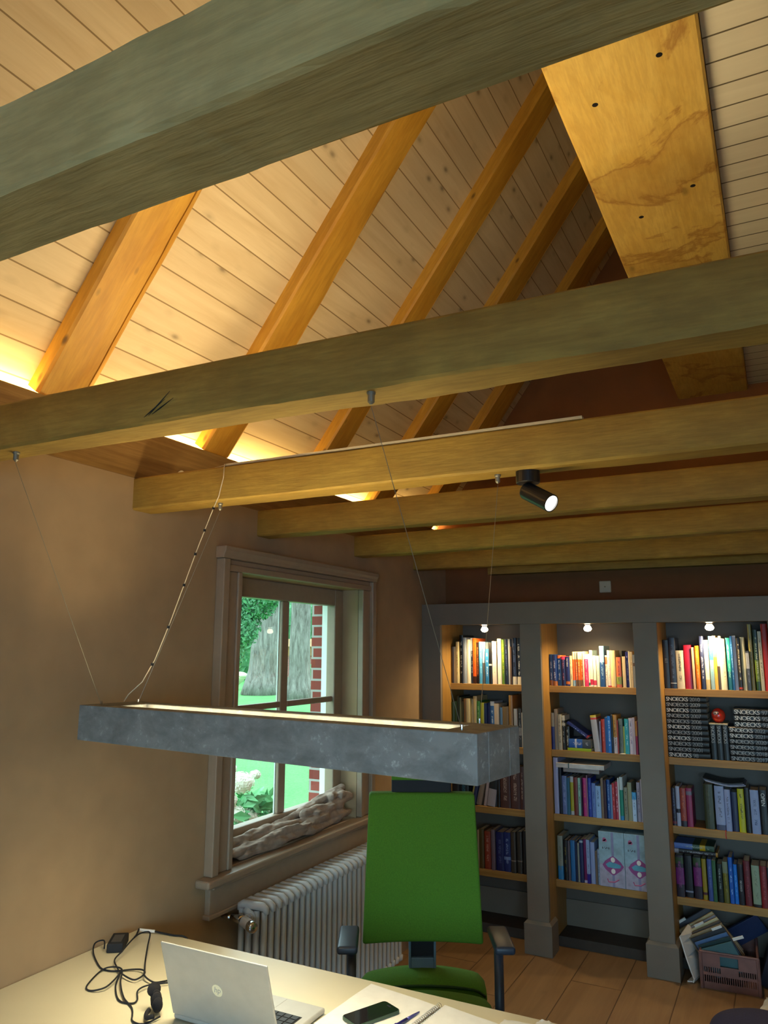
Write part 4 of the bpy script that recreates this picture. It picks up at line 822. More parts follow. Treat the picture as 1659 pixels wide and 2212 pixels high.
# (bay, shelf, [(x mm, thickness mm, height mm, lean deg, look, colour, bands, ink)])
BOOKS = [
 (1,1,[
  (116, 20, 237, 0.0, 'brown slim', '3a2a18', None, None),
  (137, 17, 237, 0.0, 'narrow cream', 'cfc39a', None, None),
  (154, 21, 270, 0.0, 'beige slim', 'bfae80', None, '6a5a30'),
  (177, 28, 313, 0.0, 'black white-lettered', '141210', None, 'f0ead8'),
  (206, 25, 297, 0.0, 'silver-grey', '8a93a0', None, None),
  (232, 30, 285, 0.0, 'plain cream', 'f0e6c8', None, None),
  (263, 17, 294, 0.0, 'black and white patterned', '3a4252', ('d8d4c8', 0.72, 1.0), 'd8d8d8'),
  (281, 19, 292, 0.0, 'orange dark-footed', 'd85a18', ('40200c', 0, 0.16), '30160a'),
  (302, 19, 266, 0.0, 'dark brown orange-lettered', '20120c', None, 'd87a30'),
  (322, 29, 270, 0.0, 'thick light blue', '4a9ed0', None, '8ac8e8'),
  (351, 14, 266, 0.0, 'blue and grey', 'a8b8c4', ('5a5a58', 0, 0.5), None),
  (367, 27, 223, 0.0, 'short blue white-lettered', '2e7ab4', None, 'f0f4f8'),
  (395, 21, 265, 0.0, 'black white-dotted', '15120f', ('f0ead8', 0.44, 0.48), None),
  (418, 31, 272, 0.0, 'thick off-white', 'f0e0d0', None, 'c0a890'),
  (453, 28, 289, 0.0, 'ridged cream', 'f4ecd0', None, None),
  (482, 20, 284, 0.0, 'olive green', '5a7a1c', None, 'c0b030'),
  (503, 21, 286, 0.0, 'dark navy', '161c30', None, '5a6a90'),
  (526, 14, 286, 0.0, 'thin pale grey', '9aa0a8', None, None),
  (541, 12, 238, 0.0, 'thin brown', '5a4230', None, None),
  (554, 29, 293, 0.0, 'navy white-footed', '141c34', ('e0d8c0', 0, 0.17), '4a5a88'),
  (584, 30, 293, 0.0, 'blue-black white-footed', '0e1628', ('e0d8c0', 0, 0.17), 'd0d0d0'),
 ]),
 (1,2,[
  (115, 22, 261, 0.0, 'dark green ribbed', '2a4020', None, None),
  (138, 15, 266, 0.0, 'forest green', '24401c', None, None),
  (154, 17, 301, 0.0, 'tall black-green', '182414', None, None),
  (172, 12, 290, 0.0, 'thin grey-green', '6a6e50', None, None),
  (185, 15, 263, 0.0, 'dark olive slim', '3a3c20', None, None),
  (202, 22, 284, 0.0, 'tan brown', '9a7040', None, None),
  (225, 27, 285, 0.0, 'cream cloth', 'cbbb88', None, None),
  (253, 21, 284, 0.0, 'beige cloth', 'a89468', None, None),
  (275, 26, 303, 0.0, 'tall pale beige', 'c0ac78', None, None),
  (305, 22, 272, 0.0, 'bright green', '3a7a30', None, 'a0c080'),
  (329, 27, 263, 0.0, 'yellow-green', 'a8a820', None, None),
  (360, 17, 260, 0.0, 'dark blue', '182c5c', None, None),
  (378, 17, 263, 0.0, 'deep navy', '121c50', None, None),
  (396, 29, 273, 0.0, 'white blue-centred', 'b8c0c8', ('2a5a94', 0.1, 0.9), 'd0dce8'),
  (426, 33, 260, 0.0, 'pinkish cream', 'c8b8a0', None, None),
  (460, 21, 238, 0.0, 'pale blue short', '5a7c9c', None, None),
  (482, 42, 244, 0.0, 'wide brown-beige', '7c6440', None, None),
  (526, 25, 315, 0.0, 'tallest tan', '94703c', None, None),
  (553, 25, 233, 0.0, 'light grey', 'a8a8a4', None, None),
  (579, 22, 234, 0.0, 'dark grey mottled', '3a3c3c', ('909494', 0.3, 0.5), 'b0b4b4'),
  (602, 15, 210, 0.0, 'thin white', 'c8c8c4', None, None),
 ]),
 (1,3,[
  (117, 48, 179, 0.0, 'black white-footed', '1c1816', ('c8b8a8', 0, 0.3), None),
  (167, 64, 184, 0.0, 'teal-black white-footed', '10202a', ('c8b8a8', 0, 0.3), '2a7a94'),
  (253, 11, 195, 11.5, 'thin yellow-green leaning', '8a8a58', None, None),
  (264, 23, 200, 12.0, 'navy leaning', '1c2c54', None, None),
  (288, 36, 210, 12.5, 'taupe leaning', '8a7868', None, None),
  (340, 18, 200, 9.0, 'pale pink leaning', 'b0a0a0', None, None),
  (364, 53, 202, 8.4, 'black-topped white', 'a89ca0', ('20262a', 0.52, 1.0), None),
  (431, 21, 202, 0.0, 'black slim', '140f10', None, None),
  (453, 65, 218, 0.0, 'brown-red gilt-lettered', '4a2a26', None, 'b09888'),
  (520, 61, 245, 0.0, 'brown-maroon gilt-lettered', '4c2c28', None, 'b09888'),
  (582, 28, 255, 0.0, 'maroon gilt-lettered', '4a2a28', None, 'b09888'),
 ]),
 (1,4,[
  (295, 11, 224, 0.0, 'thin beige', 'a89870', None, None),
  (307, 33, 233, 0.0, 'olive-brown', '50401c', None, None),
  (341, 42, 222, 0.0, 'rust red', '8c3420', None, 'c09080'),
  (388, 26, 237, 0.0, 'mauve-grey', '6c5c68', None, None),
  (417, 50, 226, 0.0, 'navy star-spotted', '101c58', None, '5a6a9c'),
  (467, 44, 229, 0.0, 'royal navy emblem', '142868', ('6a84b8', 0.3, 0.38), '8aa0c8'),
  (515, 33, 238, 0.0, 'dark grey-brown banded', '3c342c', ('84786a', 0.28, 0.31), None),
  (553, 32, 242, 0.0, 'dark taupe banded', '38322c', ('84786a', 0.28, 0.31), None),
  (589, 20, 249, 0.0, 'black narrow', '141418', None, None),
 ]),
 (2,1,[
  (793, 23, 191, 0.0, 'blue orange-footed', '1c4a80', ('b86a28', 0, 0.17), 'c0c8e0'),
  (817, 24, 189, 0.0, 'navy orange-footed', '1c3474', ('a86028', 0, 0.15), 'd0d4e8'),
  (841, 27, 185, 0.0, 'blue orange-topped', '1c4c84', ('e07030', 0.9, 1.0), 'f0f0f0'),
  (868, 27, 178, 0.0, 'dark navy pink-topped', '181c4c', ('d03060', 0.9, 1.0), 'a06070'),
  (895, 27, 176, 0.0, 'navy titled Ireland', '1c2460', ('d07030', 0.06, 0.16), None),
  (923, 14, 183, 0.0, 'thin patterned cream', 'd8c8a0', None, '403020'),
  (938, 20, 208, 0.0, 'cream and orange pale-footed', 'e85c1c', [('f4dca8', 0.78, 1.0), ('8aa8c0', 0, 0.17)], None),
  (958, 15, 208, 0.0, 'cream and orange brown-footed', 'e8601c', [('f4dca8', 0.78, 1.0), ('886040', 0, 0.18)], 'f8d0a0'),
  (973, 14, 208, 0.0, 'orange cream-headed', 'ea641e', [('f4dca8', 0.78, 1.0), ('886040', 0, 0.18)], 'f8d0a0'),
  (988, 15, 208, 0.0, 'last orange', 'e8601c', [('f4dca8', 0.78, 1.0), ('886040', 0, 0.18)], 'f8d0a0'),
  (1003, 8, 210, 0.0, 'black-spotted cream', 'f0dcb8', None, '200c08'),
  (1012, 24, 193, 0.0, 'magenta', 'e03068', ('fae0d8', 0.85, 1.0), 'f8a0b0'),
  (1036, 9, 195, 0.0, 'white green-footed', 'f4e8d8', ('2a7a50', 0.03, 0.12), None),
  (1046, 18, 217, 0.0, 'tall white', 'f4ecd8', ('d83050', 0.05, 0.2), None),
  (1065, 18, 186, 0.0, 'plain white pink-footed', 'f6ecd4', ('e04860', 0.05, 0.2), None),
  (1084, 20, 184, 0.0, 'white pale-lettered', 'f0e4c8', None, '90a0a0'),
  (1106, 28, 243, 0.0, 'tall blue sky-topped', '28508a', ('8cc0dc', 0.6, 1.0), 'c0dcf0'),
  (1134, 15, 187, 0.0, 'orange-topped white', 'f0dcc8', ('e87848', 0.72, 0.95), '706050'),
  (1150, 21, 217, 0.0, 'cream pink-footed', 'f4dccc', ('c04040', 0, 0.04), 'a09080'),
  (1171, 29, 217, 0.0, 'pale yellow', 'f0d490', ('e89050', 0.0, 0.02), None),
  (1201, 30, 177, 0.0, 'orange and pink patterned', 'd86a40', ('98a040', 0.1, 0.35), '401830'),
  (1232, 6, 215, 0.0, 'dark olive', '3c4024', None, None),
  (1237, 19, 181, 0.0, 'warm cream', 'd8c090', None, None),
  (1257, 18, 209, 0.0, 'navy blue plain', '28286c', None, '9090c0'),
  (1275, 9, 213, 0.0, 'thin ivory', 'e0d4b0', None, None),
  (1285, 14, 209, 0.0, 'beige speckled', 'c4b490', None, '987048'),
  (1300, 13, 192, 0.0, 'grey-blue', '7c8490', ('503c30', 0.65, 0.75), None),
 ]),
 (2,2,[
  (792, 21, 218, 0.0, 'navy grey-topped', '1c2468', ('8a8474', 0.62, 1.0), None),
  (814, 19, 241, 0.0, 'beige-grey', '8c8070', None, None),
  (834, 24, 211, 0.0, 'stone cream', 'b0a890', None, '504840'),
  (858, 17, 204, 0.0, 'black zigzag-striped', '2c2a28', [('c8c4b4', 0.85, 1.0), ('b8b4a4', 0.7, 0.78)], 'c8c4b4'),
  (877, 26, 140, 0.0, 'short black white-lettered', '302c24', None, 'e8e0c8'),
  (1050, 36, 212, -5.5, 'light grey red-and-yellow-topped', 'b0acb0', [('d0402c', 0.88, 0.93), ('d8c030', 0.94, 1.0)], None),
  (1070, 8, 180, 0.0, 'thin white and navy', '8c88a8', None, None),
  (1085, 24, 192, -3.8, 'red', 'b83828', None, 'd87060'),
  (1106, 14, 205, -1.6, 'blue', '1c58a0', None, None),
  (1125, 22, 212, -3.8, 'bright blue', '1c74d0', None, 'c0dcf8'),
  (1141, 11, 219, 0.0, 'dark navy slim', '14182c', None, None),
  (1155, 24, 220, -1.5, 'tan white-footed', 'c08c3c', ('c8c0c4', 0, 0.42), '503020'),
  (1177, 7, 191, 0.0, 'thin red', 'a02c24', None, None),
  (1185, 25, 199, 0.0, 'grey-green', '68746c', None, '40504c'),
  (1211, 10, 156, 0.0, 'thin lime', '98a450', None, None),
  (1227, 24, 200, -2.8, 'turquoise', '28a0b0', None, 'b0e0e8'),
  (1250, 24, 205, -1.9, 'white dark-titled', 'c8c0d0', None, '705c8c'),
  (1271, 13, 210, 0.0, 'lilac-white', 'b8aec0', None, None),
  (1285, 11, 190, 0.0, 'orange-topped magenta', 'a82458', ('c88c34', 0.55, 1.0), None),
  (1297, 17, 191, 0.0, 'purple', '54285c', None, 'd0c0d8'),
 ]),
 (2,3,[
  (797, 28, 325, 0.0, 'tallest lilac-white', 'a4a4c8', None, None),
  (826, 16, 265, 0.0, 'black-blue', '141828', None, None),
  (844, 30, 221, 0.0, 'slate lilac', '6878a8', None, 'a0a8d0'),
  (875, 18, 214, 0.0, 'teal blue', '28607c', None, None),
  (893, 21, 220, 0.0, 'yellow white-topped', 'a8a020', [('b8b8b8', 0.85, 1.0), ('b8b8b8', 0, 0.1)], None),
  (914, 25, 217, 0.0, 'brick red-brown', '702820', None, None),
  (941, 17, 215, 0.0, 'mint dark-patterned', '90b8a8', None, '203830'),
  (959, 8, 216, 0.0, 'dark purple slim', '281830', None, None),
  (968, 24, 217, 0.0, 'pink orange-lettered', 'b82c74', None, 'e08050'),
  (994, 6, 235, 0.0, 'thin pinkish', '987080', None, None),
  (1000, 21, 220, 0.0, 'royal blue', '1c3494', None, '6078c0'),
  (1022, 23, 193, 0.0, 'blue-lilac', '6078b4', None, '385090'),
  (1046, 31, 180, 0.0, 'pale blue', '90b0d8', None, '405880'),
  (1078, 14, 225, 0.0, 'tan cloth', '7c6450', None, None),
  (1093, 15, 214, 0.0, 'maroon', '3c1c2c', None, None),
  (1108, 21, 218, 0.0, 'mid blue', '204c90', None, '90b0d8'),
  (1130, 12, 192, 0.0, 'sky-slate', '6084ac', None, None),
  (1142, 16, 202, 0.0, 'plain red', 'a82830', None, 'e09090'),
  (1159, 16, 211, 0.0, 'red white-lettered', 'a83048', None, 'e0d0d8'),
  (1175, 9, 233, 0.0, 'narrow white', 'c0c4c8', None, None),
  (1185, 20, 240, 0.0, 'white and green blue-footed', '18806c', [('b8c4c8', 0.7, 1.0), ('2080b8', 0, 0.1)], None),
  (1206, 23, 183, 0.0, 'beige-olive', '80806c', None, '302c28'),
  (1230, 24, 213, 0.0, 'cream-olive', '8c8c70', None, None),
  (1254, 24, 161, 0.0, 'white sky-blue-topped', 'b0c8e4', ('48a0d8', 0.75, 1.0), '506c94'),
  (1280, 21, 217, 0.0, 'pale lilac', '9c98b0', None, '383848'),
  (1303, 10, 235, 0.0, 'thin lilac-white', 'a4a4b8', None, None),
 ]),
 (2,4,[
  (804, 32, 246, 0.0, 'cream sky-blue-footed', '8c9084', ('2c80b8', 0, 0.31), '707468'),
  (841, 24, 225, 0.0, 'black gold-lettered', '0c0c14', None, '847430'),
  (866, 13, 223, 0.0, 'taupe slim', '605864', None, None),
  (881, 28, 228, 0.0, 'sky blue', '2870ac', None, None),
  (910, 12, 226, 0.0, 'navy slim', '0c1c44', None, None),
  (923, 11, 217, 0.0, 'thin cream', '8c8c84', None, None),
  (936, 22, 238, 0.0, 'indigo', '182858', ('98a8b8', 0.93, 0.98), None),
  (959, 17, 242, 0.0, 'plum', '681450', ('b0a8c0', 0, 0.06), None),
  (977, 19, 242, 0.0, 'white navy-footed', '8ca0c8', ('1c1480', 0, 0.22), '607098'),
  (997, 27, 230, 0.0, 'pale lilac-blue', '8c9cc8', None, None),
  (1026, 12, 182, 0.0, 'tan slim', '6c5c50', None, None),
  (1039, 11, 194, 0.0, 'thin white dotted', '8c9cb8', None, '303040'),
 ]),
 (3,1,[
  (1465, 35, 278, 2.2, 'black script-titled', '121216', None, None),
  (1500, 36, 291, 3.7, 'slate-blue white-marked', '20283c', ('c8c8c8', 0.1, 0.115), '505c78'),
  (1541, 42, 218, 1.4, 'broad cream title-lettered', 'd8ccb0', None, '403828'),
  (1585, 41, 249, 1.8, 'broad crimson', 'b81838', None, None),
  (1629, 13, 236, 0.7, 'thin pinkish cream', 'd8b490', None, None),
  (1646, 23, 245, 0.8, 'orange', 'e87810', None, 'f8c070'),
  (1674, 22, 300, -0.4, 'navy white-lettered', '30385c', None, 'f0e8f0'),
  (1696, 23, 277, -0.0, 'glossy white', 'f6f0dc', ('e0c890', 0, 0.2), None),
  (1722, 22, 300, -1.1, 'pale blue', '94b8c8', ('4080b8', 0.55, 1.0), '60a0d0'),
  (1744, 17, 302, -1.0, 'amber-yellow', 'e8b040', ('f8d880', 0.6, 1.0), None),
  (1762, 14, 290, -1.0, 'cream brown-footed', '504030', ('f0e0b8', 0.45, 1.0), None),
  (1775, 13, 300, -0.3, 'bright white', 'f4ecd4', None, None),
  (1789, 20, 285, -0.6, 'warm white', 'f0e4c0', None, 'a09870'),
  (1812, 23, 290, -2.3, 'teal', '28a090', ('1c6878', 0, 0.35), 'a0e0d0'),
  (1836, 11, 300, -2.2, 'blue', '1c5c98', None, 'a0c0e0'),
  (1847, 18, 301, -1.8, 'lilac-white', 'd8d0d8', None, None),
  (1867, 20, 289, -2.4, 'black-brown cream-lettered', '1c1410', ('c04020', 0.02, 0.06), 'd8c8a0'),
  (1886, 23, 293, -1.4, 'cream tall', 'd0c8a0', None, None),
  (1911, 18, 217, -2.1, 'dark grey photographic', '38383c', ('a0a0a4', 0.55, 0.95), '808088'),
  (1930, 20, 365, -1.8, 'tallest olive-beige', '8c8448', None, '504c28'),
  (1955, 24, 333, -1.3, 'green landscape', '5c7020', [('14342c', 0.5, 1.0), ('203c18', 0, 0.15)], 'c0c8a0'),
  (1979, 18, 325, -0.3, 'grey-white', 'b8b8a0', None, '606050'),
  (1997, 34, 366, 0.1, 'red', 'a81c14', None, None),
 ]),
 (3,3,[
  (1467, 24, 202, 0.0, 'dark navy-lettered', '18142c', [('702838', 0.05, 0.12)], '505880'),
  (1492, 22, 214, 0.0, 'white black-banded', 'a8b0c8', ('20202c', 0.33, 0.43), None),
  (1515, 32, 205, 0.0, 'orange-red patterned', '94382c', ('201828', 0, 0.15), 'd07040'),
  (1548, 32, 207, 0.0, 'magenta-pink', '902858', ('7c7484', 0.82, 0.92), None),
  (1642, 50, 237, 0.0, 'thick olive-drab', '34381c', None, '4c5030'),
  (1698, 49, 232, 0.0, 'pale blue tower-pictured', '909cc0', ('404868', 0, 0.12), '383c54'),
  (1748, 31, 218, 0.0, 'pale lilac dark-flowered', '8c98c0', None, '28283c'),
  (1779, 33, 206, 0.0, 'dark navy', '101c44', None, None),
  (1814, 33, 226, 0.0, 'yellow black-lettered', 'b0b008', None, '202004'),
  (1849, 26, 234, 0.0, 'plain black', '0c1018', None, None),
  (1877, 43, 226, 0.0, 'pale grey-blue', '8898c0', None, '404c74'),
  (1921, 39, 229, 0.0, 'black titled OPEN', '0e1014', None, None),
 ]),
 (3,4,[
  (1471, 43, 217, 0.0, 'tulip-patterned', '241c2c', [('70206c', 0.3, 0.7), ('304828', 0.8, 0.95)], '88407c'),
  (1515, 42, 218, 0.0, 'blue-black', '10101c', ('8088a0', 0.12, 0.16), None),
  (1562, 42, 216, 0.0, 'second tulip-patterned', '241c2c', [('70206c', 0.3, 0.75), ('304828', 0.8, 0.98)], '88407c'),
  (1606, 23, 211, 0.0, 'yellow maroon-footed', 'a08c28', ('501c34', 0.12, 0.18), None),
  (1635, 24, 215, 0.0, 'periwinkle blue', '3c5498', None, '7084b8'),
  (1660, 19, 212, 0.0, 'leaf green', '285830', None, '3c7040'),
  (1682, 28, 196, 0.0, 'black-green white-lettered', '0c1c1c', None, '90a0a0'),
  (1712, 27, 211, 0.0, 'olive mustard-lettered', '605c20', ('74806c', 0.72, 1.0), 'a09828'),
  (1741, 23, 235, 0.0, 'bright blue white-lettered', '0c58b8', None, 'a0c8f0'),
  (1765, 20, 201, 0.0, 'azure', '1070d0', None, '70b0f0'),
  (1785, 29, 206, 0.0, 'black white-titled', '10101c', None, None),
  (1816, 33, 226, 0.0, 'dark red', '601420', None, '883040'),
  (1855, 39, 209, 0.0, 'pale sage', '8c9c84', ('141418', 0, 0.07), '707c68'),
  (1895, 34, 210, 0.0, 'cherry red', '781418', None, 'a04048'),
  (1930, 19, 208, 0.0, 'black edge', '0c0c10', None, None),
 ]),

]

# =================================================================== BOOKS
SHN = {1: 'top shelf', 2: 'second shelf', 3: 'third shelf', 4: 'bottom shelf'}; BYN = {1: 'left bay', 2: 'middle bay', 3: 'right bay'}
def props(o, base, bands, ink, seed):
    o['base'] = list(lin(base)[:3]); bands = bands or []
    if isinstance(bands, tuple): bands = [bands]
    for i in (1, 2):
        c, lo, hi = bands[i-1] if len(bands) >= i else ('000000', 2., 3.)
        o['band%d' % i] = list(lin(c)[:3]); o['band%d_lo' % i] = float(lo)-(.01 if lo == 0 else 0); o['band%d_hi' % i] = float(hi)+(.01 if hi == 1 else 0)
    o['ink'] = list(lin(ink)[:3]) if ink else [0., 0., 0.]; o['has_ink'] = 1.0 if ink else 0.0; o['seed'] = float(seed)
def book_mesh(w_, h_, d_, thick):
    """cover wrapped round the pages; spine at y=0, x from 0 to w_, standing"""
    r = min(.004, w_*.22) if thick else .0006; e = .0022 if thick else .0008; n = 6
    out = [(0, d_), (0, r)]+[(w_/2-w_/2*math.cos(math.pi*k/n), r-r*math.sin(math.pi*k/n)) for k in range(1, n)]+[(w_, r), (w_, d_)]
    inn = [(w_-e, d_), (w_-e, r+e), (e, r+e), (e, d_)]
    b = MB(); b.prism(out+inn, 0, h_, 'z'); q = .003 if thick else .0004
    pg = MB(); pg.box(e, r+e, q, w_-e, d_-q, h_-q); return b, pg
def book(M_, w_, h_, d_, base, bands, ink, label, group, thick=None, seed=0, name='book'):
    thick = w_ > .019 if thick is None else thick
    c, pg = book_mesh(w_, h_, d_, thick)
    o = c.build(name, M['book']); o.matrix_world = M_; tag(o, label, 'book', group); props(o, base, bands, ink, seed)
    p = pg.build('pages', M['pages'], o, local=True); return o
def words(*a): return len(' '.join(a).replace(',', '').split())
sd = 0
BR = random.Random(3)
for bay, sh, items in BOOKS:
    z = SHZ[sh]; xe = BAYS[bay-1][0]+.001; prev = None
    for x0, wd, ht, lean, look, base, bands, ink in items:
        sd += 1; x0 /= 1000; wd /= 1000; ht = ht/1000
        if lean: M_ = Matrix.Translation((x0+(wd if lean > 0 else 0)*.0, 0, 0))
        if abs(lean) <= 4.5:
            x0 = max(x0, xe); wd = max(.005, wd)
        x1 = min(x0+wd, BAYS[bay-1][1]-.001); wd = x1-x0
        if wd < .004: continue
        maxd = .20; d_ = min(maxd, max(.10, ht*.66)+BR.uniform(-.008, .008)); y = SY+.006+BR.uniform(-.006, .010)
        M_ = Matrix.Translation((x0, y, z+.0005))
        if abs(lean) > 4.5:
            a = R(lean); lift = abs(wd*math.sin(a)) if lean > 0 else 0.
            M_ = Matrix.Translation((x0, y, z+.0005+(lift if lean > 0 else 0))) @ Matrix.Rotation(a, 4, 'Y')
            if lean < 0: M_ = Matrix.Translation((x0, y, z+.0005+abs(wd*math.sin(a))*0)) @ Matrix.Rotation(a, 4, 'Y') @ Matrix.Translation((0, 0, 0)); M_ = Matrix.Translation((0, 0, 0)) @ M_
        lb = '%s book, %s, %s' % (look, SHN[sh], BYN[bay])
        if prev and words('%s book right of the %s one' % (look, prev), SHN[sh], BYN[bay]) <= 16: lb = '%s book right of the %s one, %s, %s' % (look, prev, SHN[sh], BYN[bay])
        elif prev and words('%s book beside %s one' % (look, prev), SHN[sh], BYN[bay]) <= 16: lb = '%s book beside %s one, %s, %s' % (look, prev, SHN[sh], BYN[bay])
        o = book(M_, max(.004, wd-.0006), ht, d_, base, bands, ink, lb, 'books on the %s of the %s' % (SHN[sh], BYN[bay]), seed=sd)
        prev = look.replace('-lettered', '').replace('titled ', ''); xe = x1
        tt = {'navy titled Ireland': ('the Ireland', .0115, M['lettw'], .95), 'white dark-titled': ('Trotter', .011, M['lettd'], .93), 'black titled OPEN': ('OPEN', .026, M['lettw'], .93), 'black white-titled': ('DE COCO', .012, M['lettw'], .60), 'broad cream title-lettered': ('NATUURKUNDE', .0125, M['lettd'], .92), 'black script-titled': ('ELS', .018, M['lettg'], .62)}.get(look)
        if tt: put_text(tt[0], tt[1], tt[2], o, Matrix(((0, -1, 0, wd/2-tt[1]*.36), (0, 0, -1, -.0006), (1, 0, 0, 0), (0, 0, 0, 1))) @ Matrix.Identity(4) if 0 else Matrix.Translation((wd/2-tt[1]*.36, -.0006, ht*tt[3])) @ Matrix.Rotation(R(90), 4, 'X') @ Matrix.Rotation(R(-90), 4, 'Z'), name='title')
def flat(name, x0, x1, z0, th, d_, base, bands, ink, label, group=None, y=None, rz=0, ry=0, cat=None, seed=0):
    """a book lying flat, spine to the front, its length running along the shelf"""
    y = SY+.004 if y is None else y
    M_ = Matrix.Translation((x0, y, z0+th)) @ Matrix.Rotation(R(ry), 4, 'Y') @ Matrix.Rotation(R(90), 4, 'Y')
    o = book(M_, th-.0004, x1-x0, d_, base, bands, ink, label, group, seed=seed, name=name)
    if cat: o['category'] = cat
    return o
# --- middle bay, second shelf: lying and leaning books
z2 = SHZ[2]
flat('book', .890, 1.032, z2+.0006, .016, .17, '9cb414', None, None, 'lime green book lying flat under the blue one, second shelf, middle bay', 'lying books, middle bay', seed=301)
flat('book', .899, 1.030, z2+.0175, .052, .15, '2a5ca8', [('c8c4cc', .28, .36), ('484c54', .62, 1.0)], 'c8c4cc', 'thick blue book with white stripe lying on the lime green one, middle bay', 'lying books, middle bay', seed=302)
M_ = Matrix.Translation((.8965, SY+.006, z2+.172)) @ Matrix.Rotation(R(125), 4, 'Y')
book(M_, .014, .150, .16, '202c70', [('a03038', .93, 1.0)], 'c8c8e0', 'navy book leaning diagonally over the lying blue book, second shelf, middle bay', 'lying books, middle bay', seed=303)
b = MB(); b.box(1.198, SY-.012, z2+.0008, 1.232, SY+.02, z2+.0022)
o = b.build('bookmark', M['paper']); origin(o, (1.215, SY, z2)); o.rotation_euler = (0, 0, R(12)); tag(o, 'pale bookmark sticking out over the edge of the second shelf, middle bay', 'bookmark')
# --- middle bay, third shelf: boxes lying on top of the standing books
z3 = SHZ[3]
b = MB(); b.box(.860, SY+.0, z3+.2475, 1.074, SY+.17, z3+.272); o = b.build('flat_box', plain('greige_board', (.28, .25, .25, 1), .6), bevel=.001); origin(o, (.96, SY+.08, z3+.2475)); tag(o, 'thin greige box lying on the standing books, third shelf, middle bay', 'box')
b = MB(); b.box(.859, SY-.0005, z3+.262, 1.075, SY+.0, z3+.2635); b.build('lid_seam', M['plate'], o)
b = MB(); b.box(.819, SY-.012, z3+.2725, 1.106, SY+.19, z3+.2985); o = b.build('flat_box', plain('white_board', (.52, .50, .48, 1), .5), bevel=.001); origin(o, (.96, SY+.08, z3+.2725)); tag(o, 'white gift box with green ribbon lying topmost, third shelf, middle bay', 'box')
b = MB(); b.box(.893, SY-.0135, z3+.2720, .8985, SY+.1915, z3+.2998); b.build('ribbon', plain('dark_green_ribbon', (.02, .09, .09, 1), .4), o)
# --- middle bay, bottom shelf: two decorated magazine files
z4 = SHZ[4]
cyan = plain('file_blue_print', (.28, .42, .50, 1), .5, var=.10, scale=25); lil = plain('file_lilac_print', (.40, .38, .50, 1), .5, var=.10, scale=30); plum = plain('file_plum_print', (.30, .07, .25, 1), .5); aqua = plain('file_aqua_print', (.10, .36, .50, 1), .5); pinkm = plain('file_pink_print', (.50, .12, .25, 1), .5); greyv = plain('file_violet_print', (.25, .25, .42, 1), .5)
for i, x0 in enumerate((1.052, 1.197)):
    x1 = min(x0+.1435, 1.3365); t_ = thing('magazine_file', ['pastel patterned magazine file with plum diamond, left of its twin, middle bay', 'pastel patterned magazine file with plum diamond, right of its twin, middle bay'][i], 'magazine file', ((x0+x1)/2, SY+.1, z4+.001), group='patterned magazine files on the bottom shelf')
    yf = SY+.0; b = MB(); b.box(x0, yf, z4+.001, x1, yf+.21, z4+.302); b.build('body', cyan, t_, bevel=.0015)
    b = MB(); b.box(x0+.001, yf-.0006, z4+.002, x1-.001, yf+.0, z4+.125); b.build('lower_print', lil, t_)
    cx = x0+.078; cz = z4+.118
    b = MB(); b.box(cx-.007, yf-.0008, z4+.002, cx+.007, yf-.0001, z4+.30); b.build('vertical_stripe', greyv, t_)
    def cut(pts): return [(min(max(px_, x0+.001), x1-.0005), pz_) for px_, pz_ in pts]
    b = MB(); dm = cut([(cx-.060, cz), (cx-.045, cz+.022), (cx-.012, cz+.047), (cx, cz+.052), (cx+.012, cz+.047), (cx+.045, cz+.022), (cx+.060, cz), (cx+.045, cz-.022), (cx+.012, cz-.047), (cx, cz-.052), (cx-.012, cz-.047), (cx-.045, cz-.022)]); vs = b.prism(dm, yf-.0014, yf-.0007, 'y'); b.build('diamond_emblem', plum, t_)
    b = MB(); dm = cut([(cx-.042, cz+.005), (cx-.02, cz+.020), (cx+.02, cz+.014), (cx+.045, cz+.006), (cx+.040, cz-.010), (cx+.01, cz-.013), (cx-.03, cz-.010)]); b.prism(dm, yf-.0018, yf-.0014, 'y'); b.build('emblem_banner', aqua, t_)
    for dz in (.032, -.030):
        b = MB(); b.prism([(cx+.012*math.cos(k*math.pi/8), cz+dz+.014*math.sin(k*math.pi/8)) for k in range(16)], yf-.0022, yf-.0018, 'y'); b.build('round_badge', M['paper'], t_)
    b = MB()
    for dx, dz, r_ in ((-.045, .258, .010), (-.038, .252, .008), (-.050, .250, .006)): b.prism([(x0+.078+dx+r_*math.cos(k*math.pi/6), z4+dz+r_*math.sin(k*math.pi/6)) for k in range(12)], yf-.0012, yf-.0001, 'y')
    b.build('rose_print', pinkm, t_)
    b = MB()
    for k in range(7): b.box(cx-.058+.006*k, yf-.001, z4+.205+(k % 3)*.004, cx-.054+.006*k, yf-.0001, z4+.216-(k % 2)*.005)
    b.build('lettering', M['lettd'], t_)
    b = MB(); b.tube([(cx-.035, yf-.001, z4+.045), (cx-.028, yf-.001, z4+.028), (min(cx+.005, x1-.003), yf-.001, z4+.030), (min(cx+.03, x1-.002), yf-.001, z4+.046)], .0035, 5); b.build('bird_print', pinkm, t_)
